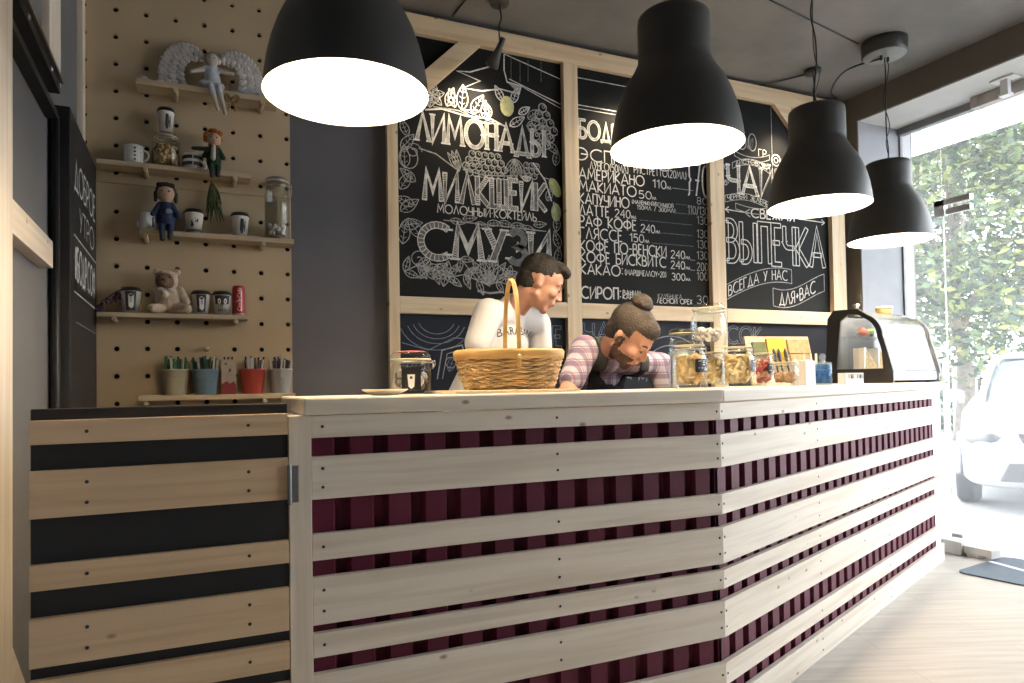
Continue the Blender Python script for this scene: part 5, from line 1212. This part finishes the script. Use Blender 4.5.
# ------------------------------------------------------------------ people
M_skin = pm('skin', (.50,.27,.19), .55, 0, .06, 12)
M_eye = pm('eye_white', (.55,.52,.50), .3); M_iris = pm('dark_iris', (.03,.02,.015), .2)
M_brow = pm('dark_brow', (.03,.02,.014), .8); M_lip = pm('lips', (.40,.16,.13), .5)
def frame(f, up=(0,0,1)):
    f = Vector(f).normalized(); l = Vector(up).cross(f).normalized(); u = f.cross(l)
    return Matrix((f, l, u)).transposed()
def M4(R3, o): m = R3.to_4x4(); m.translation = o; return m
def head_prims(mb, HM, beard=False):
    E = lambda c, r: mb.ell(c, r, 20, 14, 0, HM)
    Cp = lambda a, b, r0, r1: mb.cap(HM@Vector(a), HM@Vector(b), r0, r1)
    E((-.014,0,.038),(.097,.077,.086)); E((.030,0,-.020),(.064,.060,.085)); E((.040,0,.045),(.050,.062,.050))
    Cp((.066,0,-.094),(.060,0,-.080),.022,.028); Cp((.064,.0,-.088),(.0,.054,-.055),.020,.018); Cp((.064,0,-.088),(.0,-.054,-.055),.020,.018)
    Cp((.093,0,.016),(.112,0,-.024),.008,.0115); 
    for s in (-1,1):
        E((.104,s*.011,-.028),(.010,.009,.008)); Cp((.090,s*.012,.026),(.076,s*.046,.026),.0095,.009)
        E((.068,s*.040,-.020),(.024,.022,.022)); E((.080,s*.031,.004),(.011,.016,.010))
        mb.ell((0,0,0),(.015,.007,.027),14,10,0,HM@Matrix.Translation((-.010,s*.077,-.004))@Matrix.Rotation(s*R(-18),4,'Z'))
        E((.004,s*.074,-.022),(.009,.007,.010))
    Cp((.092,-.018,-.052),(.092,.018,-.052),.007,.007); Cp((.089,-.016,-.064),(.089,.016,-.064),.0075,.0075); E((.094,0,-.05),(.010,.014,.008))
def head_details(o, HM, base, closed=True):
    H = Matrix.Translation(-Vector(base)) @ HM
    for s in (-1,1):
        MB().ell((.0835,s*.031,.0035),(.009,.0125,.0055),12,8,0,H).build('eye', M_eye, o)
        MB().ell((.0915,s*.031,.001),(.003,.005,.0042),10,6,0,H).build('iris', M_iris, o)
        MB().tube([H@Vector(p) for p in ((.0955,s*.017,.0295),(.0935,s*.033,.0345),(.083,s*.051,.031))],[.003,.004,.0022],7).build('eyebrow', M_brow, o)
        MB().tube([H@Vector(p) for p in ((.0905,s*.019,.003),(.0925,s*.031,.0075),(.087,s*.044,.003))],.0018,6).build('eyelash', M_brow, o)
    mb = MB(); mb.tube([H@Vector(p) for p in ((.093,-.022,-.058),(.1005,0,-.0575),(.093,.022,-.058))],[.002,.0034,.002],7); mb.build('mouth', M_lip, o)
def hand_prims(mb, wrist, d, palm_n, side, curl=.5):
    d = Vector(d).normalized(); n = Vector(palm_n); n = (n-d*n.dot(d)).normalized(); t = d.cross(n)*side; W = Vector(wrist)
    mb.ell((0,0,0),(.045,.040,.016),14,10,0,M4(Matrix((d,t,n)).transposed(), W+d*.050))
    for k, (off, L) in enumerate(((.030,.072),(.010,.080),(-.010,.074),(-.029,.058))):
        p = W+d*.088+t*off; a = 0; r = .0088
        for s_ in (.45,.32,.23):
            q = p+(d*math.cos(a)+n*math.sin(a))*L*s_; mb.cap(p, q, r, r*.9, n=8); p = q; r *= .9; a += curl
    p = W+d*.028+t*.034; q = p+(d*.55+t*.75+n*.25).normalized()*.036; mb.cap(p,q,.0115,.0105,n=8); mb.cap(q, q+(d*.85+t*.2+n*.4).normalized()*.03, .0105,.008,n=8)
def figure(label, base, pel, chest, neck, HM, arms, torso_f, shirt_m, trouser_m, sleeve=.62, shirt_assign=None):
    """arms: [(shoulder, elbow, wrist, palm normal)] right then left; everything in world coordinates"""
    base = Vector(base); o = thing('person', label, 'person', base); T = lambda p: Vector(p)-base
    pel, chest, neck = T(pel), T(chest), T(neck); HL = Matrix.Translation(-base) @ HM
    up = (neck-pel).normalized(); RF = frame(torso_f, up); RC = frame(torso_f, (neck-chest).normalized())
    lat = RF.col[1]
    mb = MB(); head_prims(mb, HL)
    hb = HL @ Vector((-.028,0,-.055)); mb.cap(neck-(neck-chest).normalized()*.05, hb, .058, .053)
    mb.ell((0,0,0),(.098,.150,.17),20,14,0,M4(RC, chest)); mb.ell((0,0,0),(.095,.140,.13),20,14,0,M4(RF, pel+up*.04)); mb.cap(pel, chest, .11, .11)
    fl = Vector((torso_f[0], torso_f[1], 0)).normalized(); lr = Vector((0,0,1)).cross(fl)
    hips = []
    for s, (sh, el, wr, pn) in zip((-1,1), arms):
        sh, el, wr = T(sh), T(el), T(wr)
        mb.cap(neck-up*.06+(sh-neck)*.2, sh, .050, .052); mb.cap(sh, el, .049, .036); mb.cap(el, wr, .038, .026)
        hand_prims(mb, wr, wr-el, pn, s)
        hip = pel+lr*s*.085-Vector((0,0,.02)); kn = Vector((lr.x*s*.10+pel.x*.5, lr.y*s*.10+pel.y*.5, .50))+fl*.03; an = Vector((lr.x*s*.12, lr.y*s*.12, .09)); hips.append((hip,kn,an))
        mb.cap(hip, kn, .078, .052); mb.cap(kn, an, .053, .034); mb.cap(an, an+fl*.10-Vector((0,0,.045)), .036, .030)
    body = remesh_obj('body', mb, [M_skin], .0065, o, 5)
    # clothes: their own surfaces, a little outside the body
    mb = MB(); mb.ell((0,0,0),(.113,.166,.185),20,14,0,M4(RC, chest)); mb.cap(pel+up*.02, chest, .128, .124); mb.ell((0,0,0),(.113,.156,.10),20,14,0,M4(RF, pel+up*.05))
    mb.cap(neck-up*.075, neck-up*.028, .078, .066)
    for s, (sh, el, wr, pn) in zip((-1,1), arms):
        sh, el = T(sh), T(el); mb.cap(neck-up*.060+(sh-neck)*.2, sh, .060, .066)
        en = sh.lerp(el, sleeve); d = (el-sh).normalized(); mb.cap(sh, en, .066, .058 if sleeve < .8 else .050)
    shirt = remesh_obj('shirt', mb, shirt_m, .0075, o, 6)
    mb = MB(); mb.ell((0,0,0),(.112,.155,.12),20,14,0,M4(RF, pel+up*.0)); 
    for hip, kn, an in hips: mb.cap(hip, kn, .092, .066); mb.cap(kn, an, .066, .055)
    remesh_obj('trousers', mb, trouser_m, .010, o, 5)
    for hip, kn, an in hips:
        mb = MB(); mb.cap(an-fl*.03-Vector((0,0,.048)), an+fl*.14-Vector((0,0,.052)), .042, .038).cap(an-Vector((0,0,.04)), an, .044, .044)
        s_ = remesh_obj('shoe', mb, pm('dark_shoe',(.03,.03,.035),.5), .008, o, 3)
        for v in s_.data.vertices: v.co.z = max(v.co.z, .001)
    head_details(o, HM, base)
    return o, body, shirt, HL
# --- the man in the white shirt
hm1 = M4(frame((.83,-.36,-.50), (.10,-.02,1)), Vector(at(540,284,2.73))) @ Matrix.Scale(1.0, 4)
f1_ = Vector((.42,-.90,-.10))
man, mbody, mshirt, H1 = figure('person in a white T-shirt with short dark hair leaning to the side, behind the basket', (1.17,3.0,0), (1.13,3.0,.98), (1.285,2.875,1.365), (1.345,2.82,1.575), hm1,
    [((1.185,2.755,1.515),(1.065,2.72,1.25),(1.13,2.50,1.05),(.3,-.2,-1)), ((1.495,2.895,1.485),(1.535,2.92,1.22),(1.45,2.70,1.08),(-.2,-.2,-1))],
    f1_, pm('white_tshirt', (.74,.74,.76), .85, 0, .03, 5, .15, 9), pm('grey_trousers',(.05,.05,.06),.85), .50)
def hairmesh(o, HL, prims, mat, cut):
    mb = MB()
    for c, r in prims: mb.ell(c, r, 18, 12, 0, HL)
    h = remesh_obj('hair', mb, mat, .005, o, 3)
    inv = HL.inverted(); bm = bmesh.new(); bm.from_mesh(h.data); kill = [v for v in bm.verts if cut(inv @ v.co)]
    bmesh.ops.delete(bm, geom=kill, context='VERTS'); bm.to_mesh(h.data); bm.free(); return h
M_hair1 = pm('dark_brown_short_hair', (.015,.012,.010), .75, 0, .4, 60, .6, 150)
hairmesh(man, H1, [((-.020,0,.052),(.100,.0805,.083)),((.045,.0,.098),(.052,.056,.032)),((.080,-.01,.092),(.026,.042,.024)),((-.050,0,.0),(.063,.066,.075))], M_hair1,
    lambda c: (c.z < .058 and c.x > .035) or (c.z < .004 and c.x > -.022) or c.z < -.055)
# chest print, laid on the shirt
def print_on(o, surf, body, size, center, right, up, outward, mat, name, bend=0):
    me = textmesh(body, size); bm = bmesh.new(); bm.from_mesh(me); bmesh.ops.triangulate(bm, faces=bm.faces); bmesh.ops.subdivide_edges(bm, edges=bm.edges, cuts=2)
    tree = BVHTree.FromPolygons([v.co.copy() for v in surf.data.vertices], [list(p.vertices) for p in surf.data.polygons])
    right = Vector(right).normalized(); outward = Vector(outward).normalized(); up = Vector(up).normalized()
    for v in bm.verts:
        p = Vector(center)+right*v.co.x+up*(v.co.y-bend*v.co.x**2)+outward*.3; hit = tree.ray_cast(p, -outward)
        v.co = hit[0]+outward*.002 if hit[0] else p-outward*.3
    bm.to_mesh(me); bm.free(); me.materials.clear(); me.materials.append(mat)
    q = bpy.data.objects.new(name, me); C.objects.link(q); q.parent = o; return q
fo = Vector((f1_.x, f1_.y, 0)).normalized(); ro = Vector((-fo.y, fo.x, 0))
cc = Vector((1.30,2.86,1.44))-Vector((1.17,3.0,0))
print_on(man, mshirt, 'BARABAN', .052, cc+fo*.11, ro, Vector((0,0,1)), fo, pm('black_print',(.04,.04,.06),.7), 'chest_print', 1.2)
# collar ring
# --- the bowed barista
def plaid():
    m, nt, p = newmat('plaid_cotton'); L = nt.links.new
    tc = nd(nt, 'ShaderNodeTexCoord'); sp_ = nd(nt, 'ShaderNodeSeparateXYZ'); L(tc.outputs['Object'], sp_.inputs[0])
    base = (.54,.49,.56,1); last = None
    def stripes(sock, freq, ph, duty):
        a = nd(nt,'ShaderNodeMath',operation='MULTIPLY_ADD'); a.inputs[1].default_value = freq; a.inputs[2].default_value = ph; L(sock, a.inputs[0])
        f = nd(nt,'ShaderNodeMath',operation='FRACT'); L(a.outputs[0], f.inputs[0]); g = nd(nt,'ShaderNodeMath',operation='LESS_THAN'); g.inputs[1].default_value = duty; L(f.outputs[0], g.inputs[0]); return g.outputs[0]
    x2 = nd(nt,'ShaderNodeMath',operation='MULTIPLY_ADD'); x2.inputs[1].default_value = .6; L(sp_.outputs['Y'], x2.inputs[0]); L(sp_.outputs['X'], x2.inputs[2])
    col = None
    for sock, fr_, ph, du, c, fac in ((x2.outputs[0],17,.1,.38,(.16,.10,.18),.72),(sp_.outputs['Z'],17,.3,.38,(.16,.10,.18),.65),(x2.outputs[0],17,.62,.10,(.30,.06,.10),.6),(sp_.outputs['Z'],17,.85,.10,(.10,.08,.18),.6)):
        mx = nd(nt,'ShaderNodeMixRGB'); mu = nd(nt,'ShaderNodeMath',operation='MULTIPLY'); mu.inputs[1].default_value = fac; L(stripes(sock,fr_,ph,du), mu.inputs[0]); L(mu.outputs[0], mx.inputs[0])
        if col is None: mx.inputs[1].default_value = base
        else: L(col, mx.inputs[1])
        mx.inputs[2].default_value = (*c,1); col = mx.outputs[0]
    L(col, p.inputs['Base Color']); p.inputs['Roughness'].default_value = .85; return m
nk = Vector(at(609,345,2.64)); hm2 = M4(frame((.38,-.60,-.76), (.0,-.10,1)), Vector(at(629,337,2.50))) @ Matrix.Scale(1.06, 4)
shR = Vector(at(585,349,2.68)); shL = Vector(at(660,366,2.68)); f2_ = Vector((.22,-.93,-.35))
pm2, pbody, pshirt, H2 = figure('person with a hair bun, plaid shirt and dark apron, bowed over the counter', (1.74,2.98,0), (1.74,2.97,.93), (1.745,2.80,1.22), nk, hm2,
    [(shR,(1.47,2.58,1.17),(1.60,2.44,1.03),(.3,.2,-1)), (shL,(2.05,2.62,1.08),(1.92,2.45,.99),(-.3,.2,-1))],
    f2_, plaid(), pm('dark_jeans',(.03,.035,.05),.85), .74)
M_hair2 = pm('brown_bun_hair', (.032,.021,.015), .7, 0, .4, 60, .6, 120)
hairmesh(pm2, H2, [((-.020,0,.048),(.103,.083,.088)),((.030,0,.075),(.062,.066,.050)),((-.055,0,.0),(.058,.064,.070))], M_hair2,
    lambda c: (c.z < .062 and c.x > .030) or (c.z < .016 and c.x > -.015) or c.z < -.06)
mb = MB(); c_ = H2 @ Vector((-.052,0,.142))
mb.ell((0,0,0),(.042,.044,.034),16,12,0,M4(H2.to_3x3(), c_)); mb.tube([H2@Vector((-.052+.034*math.cos(a*.5), .034*math.sin(a*.5), .138+.01*math.sin(a*1.3))) for a in range(13)], .014, 8)
remesh_obj('hair_bun', mb, M_hair2, .005, pm2, 3)
# beard, collar, apron, straps
b2_ = Vector((1.74,2.98,0))
def over(surf, f, off, voxname, mat, keep):                    # cloth lying over another garment
    me = surf.data.copy(); bm = bmesh.new(); bm.from_mesh(me); bm.normal_update()
    for v in bm.verts: v.co = v.co+v.normal*off
    bmesh.ops.delete(bm, geom=[v for v in bm.verts if not keep(v.co)], context='VERTS')
    bm.to_mesh(me); bm.free(); me.materials.clear(); me.materials.append(mat)
    q = bpy.data.objects.new(voxname, me); C.objects.link(q); q.parent = f; m = q.modifiers.new('t','SOLIDIFY'); m.thickness = .004; return q
inv2 = H2.inverted()
def beardk(c):
    q = inv2 @ c; return q.z < -.042-.35*max(0,.03-q.x) + (.06 if q.x < .02 else 0) and q.z > -.125 and q.x > -.012 and not (q.x > .075 and q.z > -.072 and abs(q.y) < .026)
over(pbody, pm2, .003, 'beard', pm('brown_beard',(.10,.060,.042),.85,0,.3,80,.5,150), beardk)
ff = Vector((f2_.x,f2_.y,0)).normalized(); ll = Vector((-ff.y,ff.x,0)); cl = Vector((1.745,2.79,1.19))-b2_
def bib(c):
    q = c-cl; x = q.dot(ll); d = q.dot(ff)
    return d > .015 and abs(x) < .125 and c.z < 1.195+.9*max(0,abs(x)-.03)
M_apron = pm('dark_apron', (.018,.019,.024), .85, 0, .2, 30)
over(pshirt, pm2, .007, 'apron_bib', M_apron, bib)
def strapk(x0, x1): 
    def k(c): q = c-cl; x = q.dot(ll); return x0 < x < x1 and q.dot(ff) > -.05 and c.z > 1.25
    return k
over(pshirt, pm2, .0085, 'apron_strap', pm('grey_green_strap',(.045,.05,.05),.8), strapk(-.135,-.085)); over(pshirt, pm2, .0085, 'apron_strap', pm('grey_green_strap2',(.045,.05,.05),.8), strapk(.085,.135))

# ------------------------------------------------------------------ outside the window
M_pave = pm('pale_pavement', (.40,.39,.38), .85, 0, .08, 1.5)
M_asph = pm('light_asphalt', (.30,.30,.30), .9, 0, .1, 2)
struct('ground_outside', MB().box(XW+.06, 40, -14, 40, -.14, -.02), M_pave)
struct('road_outside', MB().box(6.3, 13.5, -14, 40, -.019, -.012), M_asph)
struct('kerb_outside', MB().box(6.15, 6.3, -14, 40, -.019, .03), M_pave)
# awning over the shop front
o = thing('shop_awning', 'white fabric awning sloping out over the shop window', 'awning', (5.12, 0, 3.46))
M_can = pm('white_canvas', (.82,.82,.80), .8, 0, .02)
MB().add([(0,-3.6,.15),(0,5.2,.15),(1.15,5.2,-.01),(1.15,-3.6,-.01),(0,-3.6,.156),(0,5.2,.156),(1.15,5.2,-.004),(1.15,-3.6,-.004)], [(0,1,2,3),(7,6,5,4),(0,4,5,1),(1,5,6,2),(2,6,7,3),(3,7,4,0)]).build('canopy', M_can, o)
MB().box(1.146,1.156,-3.6,5.2,-.16,-.006).build('valance', M_can, o)
for y in (-3.0, 0.2, 2.2, 4.1): MB().cap((.0,y,-.12),(1.12,y,-.02),.014).build('arm', M_chrome, o)
# parked cars
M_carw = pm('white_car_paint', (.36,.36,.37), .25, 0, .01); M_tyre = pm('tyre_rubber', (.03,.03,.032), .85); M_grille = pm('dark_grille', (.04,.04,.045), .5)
M_cgl = pm('car_glass', (.10,.12,.13), .06, 0, .05, spec=.8)
def loft(secs, mi=0, cap=True):
    mb = MB(); n = len(secs[0]); mb.add([p for s_ in secs for p in s_], [], mi)
    for i in range(len(secs)-1):
        for k in range(n): k2 = (k+1)%n; mb.f.append([i*n+k, i*n+k2, (i+1)*n+k2, (i+1)*n+k]); mb.m.append(mi); mb.sm.append(True)
    if cap:
        mb.f.append(list(range(n))[::-1]); mb.m.append(mi); mb.sm.append(True); mb.f.append([(len(secs)-1)*n+k for k in range(n)]); mb.m.append(mi); mb.sm.append(True)
    return mb
def sect(y, hw, z0, z1, e=.28, n=20):
    out = []
    for k in range(n):
        a = 2*math.pi*k/n; c, s_ = math.cos(a), math.sin(a); out.append((hw*math.copysign(abs(c)**e, c), y, (z0+z1)/2+(z1-z0)/2*math.copysign(abs(s_)**e, s_)))
    return out
def car(label, loc, rz, detail=True):
    """nose towards local -y"""
    o = thing('car', label, 'car', loc, rz)
    body = [sect(-2.02,.60,.34,.60),sect(-1.98,.72,.26,.68),sect(-1.85,.80,.22,.76),sect(-1.55,.85,.20,.86),sect(-1.1,.86,.20,.95),sect(-.8,.86,.20,.98),sect(.6,.87,.20,1.0),sect(1.5,.86,.22,1.02),sect(1.9,.82,.28,1.0),sect(2.0,.74,.34,.9)]
    b = loft(body).build('car_body', M_carw, o)
    roof = [sect(-.95,.66,.90,.965,.5),sect(-.62,.66,.90,1.16,.5),sect(-.25,.62,.90,1.38,.5),sect(.15,.60,.90,1.455,.5),sect(.8,.60,.9,1.46,.5),sect(1.4,.60,.9,1.36,.5),sect(1.85,.62,.9,1.0,.5)]
    loft(roof).build('cabin_glass', M_cgl, o)
    rp = [[(x*.97,y,z+.012) for x,y,z in ((-.52,-.12,1.43),(.52,-.12,1.43),(.54,.8,1.455),(-.54,.8,1.455))]]
    MB().prism([(-.50,-.10),(-.30,-.18),(.30,-.18),(.50,-.10),(.54,.9),(.45,1.35),(-.45,1.35),(-.54,.9)], 1.405, 1.475).build('roof', M_carw, o, bevel=.02)
    for s_ in (-1,1):
        MB().tube([(s_*.70,-.98,.95),(s_*.63,-.45,1.24),(s_*.56,-.08,1.44)],.032,8).tube([(s_*.70,.35,.95),(s_*.57,.35,1.44)],.035,8).tube([(s_*.70,1.75,1.0),(s_*.56,1.3,1.42)],.05,8).build('pillar', M_carw, o)
        for y in (-1.28,1.28):
            wm = Matrix.Translation((s_*.80,y,.305)) @ Matrix.Rotation(R(90)*s_,4,'Y')
            w_ = MB().lathe([(.18,-.09),(.27,-.10),(.30,-.07),(.305,0),(.30,.07),(.27,.095),(.19,.09)],28,M=wm,capb=True,capt=False).build('wheel', M_tyre, o)
            MB().lathe([(.001,.06),(.05,.085),(.18,.075),(.195,.09)],24,M=wm,capt=False).build('rim', pm('grey_wheel_rim',(.16,.16,.17),.4,.4), w_)
            MB().tube([(s_*.862,y+.36*math.cos(R(a)),.305+.36*math.sin(R(a))) for a in range(0,181,15)],.022,8).build('arch_trim', M_grille if False else M_carw, o)
        MB().ell((s_*.62,-1.86,.665),(.19,.14,.085),18,12,0).build('headlight', pm('headlight_lens',(.12,.12,.12),.12,0,.2,12), o)
        MB().ell((s_*.60,-1.965,.665),(.07,.04,.055),14,10).build('lamp_bulb', M_grille, o)
        MB().box(s_*.86-.02,s_*.86+.02,-.72,-.55,.95,1.07).ell((s_*.93,-.64,1.02),(.10,.05,.075),14,10).build('wing_mirror', M_carw, o)
    MB().prismY([(-.36,.60),(.36,.60),(.42,.72),(-.42,.72)],-2.03,-1.95).build('upper_grille', M_grille, o, bevel=.01)
    MB().prismY([(-.55,.30),(.55,.30),(.48,.46),(-.48,.46)],-2.045,-1.95).build('lower_grille', M_grille, o, bevel=.01)
    MB().box(-.26,.26,-2.06,-2.03,.48,.585).build('number_plate', M_paper, o)
    MB().lathe([(.05,0),(.05,.012)],20,M=Matrix.Translation((0,-2.025,.76))@Matrix.Rotation(R(75),4,'X')).build('bonnet_badge', M_chrome, o)
    return o
cw = at(986,438,3.85)
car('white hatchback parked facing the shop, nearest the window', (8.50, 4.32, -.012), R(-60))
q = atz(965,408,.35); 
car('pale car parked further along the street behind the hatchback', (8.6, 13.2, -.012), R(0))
# picket fence and hedge base
o = thing('picket_fence', 'pale upright picket fence across the street under the trees', 'fence', (14.2, 9.5, -.02))
for z in (.45,1.25): MB().box(-.02,.03,-4,3.6,z,z+.08).build('rail', M_carw, o)
for k in range(40): y = -3.9+k*.19; MB().prism([(0,0),(.03,0),(.03,.10),(0,.10)],0,1.55,M=Matrix.Translation((-.05,y,0))).build('picket', M_white, o)
# trees
M_bark = pm('grey_bark', (.20,.17,.14), .9, 0, .25, 8, .5, 20)
def leafmat(n, c): return pm(n, c, .6, 0, .35, .9)
LM = [leafmat('olive_leaf',(.085,.125,.045)), leafmat('deep_leaf',(.028,.052,.028)), leafmat('yellow_leaf',(.21,.235,.06))]
def tree(label, x, y, h, cz, rad, n, seed, ls=.16, mix=(0,1,2)):
    o = thing('tree', label, 'tree', (x, y, -.02), group='trees across the street'); rr = random.Random(seed)
    tk = MB().tube(smooth_pts([(0,0,0),(.08,-.05,h*.3),(-.05,.06,h*.6),(.05,0,h)]), [.17]+[.15]*8+[.12]*8+[.07]*8, 10); tk.build('trunk', M_bark, o)
    blobs = [(Vector((rr.uniform(-1,1)*rad*.75, rr.uniform(-1,1)*rad*.75, cz+rr.uniform(-1,1)*rad*.8)), rad*rr.uniform(.28,.5)) for _ in range(26)]
    br = MB()
    for c, r_ in blobs[:9]: br.tube([(0,0,h*rr.uniform(.35,.8)), tuple(c*.5+Vector((0,0,h*.35))), tuple(c)], [.05,.035,.012], 6)
    br.build('branch', M_bark, o)
    mb = MB()
    for i in range(n):
        c, r_ = blobs[i%len(blobs)]; d = Vector((rr.gauss(0,1),rr.gauss(0,1),rr.gauss(0,1))).normalized()*r_*rr.uniform(.55,1.05); p = c+d
        a = Vector((rr.gauss(0,1),rr.gauss(0,1),rr.gauss(0,.6))).normalized()*ls*rr.uniform(.6,1.2); b = a.cross(Vector((rr.gauss(0,1),rr.gauss(0,1),rr.gauss(0,1)))).normalized()*ls*.42
        mb.add([p-a*.5, p+b*.5, p+a*.5, p-b*.5], [(0,1,2,3)], mix[rr.choice((0,0,1,1,2))])
    mb.build('foliage', LM, o); return o
TR = [('tall tree whose trunk rises behind the hatchback', 13.6, 8.6, 4.6, 4.4, 2.7, 5200), ('broad tree left of the others, seen beside the grey pier', 11.0, 9.6, 4.0, 3.5, 2.4, 5200),
      ('leafy tree at the right with yellow-green crown', 13.2, 5.9, 4.4, 4.3, 2.3, 4600), ('far tree closing the gap behind the pickets', 18.5, 13.0, 6, 5.0, 3.8, 6000), ('dense tree far right behind the yellow-green crown', 18.0, 8.6, 6, 5.0, 3.4, 5000)]
for i, (lb, x, y, h, cz_, rad, n) in enumerate(TR):
    tree(lb, x, y, h, cz_, rad, n, 20+i, .22+.012*(i > 2)*5)
# low hedge
o = thing('hedge', 'low dense hedge behind the picket fence', 'hedge', (16.2, 9.8, -.02)); mb = MB(); rr = random.Random(77)
for i in range(5000):
    p = Vector((rr.gauss(0,.35), rr.uniform(-4.2,4.2), rr.uniform(.0,1.5))); a = Vector((rr.gauss(0,1),rr.gauss(0,1),rr.gauss(0,1))).normalized()*.16; b = a.cross(Vector((rr.gauss(0,1),rr.gauss(0,1),rr.gauss(0,1)))).normalized()*.07
    mb.add([p-a*.5,p+b,p+a*.5,p-b],[(0,1,2,3)],rr.choice((0,0,1)))
mb.build('foliage', LM, o)
# rubber mat by the door
o = thing('door_mat', 'dark blue-grey rubber mat with a pale stripe on the floor by the door', 'mat', (4.66, 2.58, 0), R(8))
pts = []
for cx, cy, a0 in ((.26,.20,0),(-.26,.20,90),(-.26,-.20,180),(.26,-.20,270)): pts += [(cx+.06*math.cos(R(a0+k*18)), cy+.06*math.sin(R(a0+k*18))) for k in range(6)]
MB().prism(pts, .0, .009).build('mat_body', pm('blue_grey_rubber',(.045,.065,.10),.35,0,.15,20), o)
MB().prism([(-.10,-.25),(-.06,-.25),(.12,.25),(.08,.25)], .009, .0105).build('stripe', pm('pale_stripe',(.45,.48,.52),.5), o)
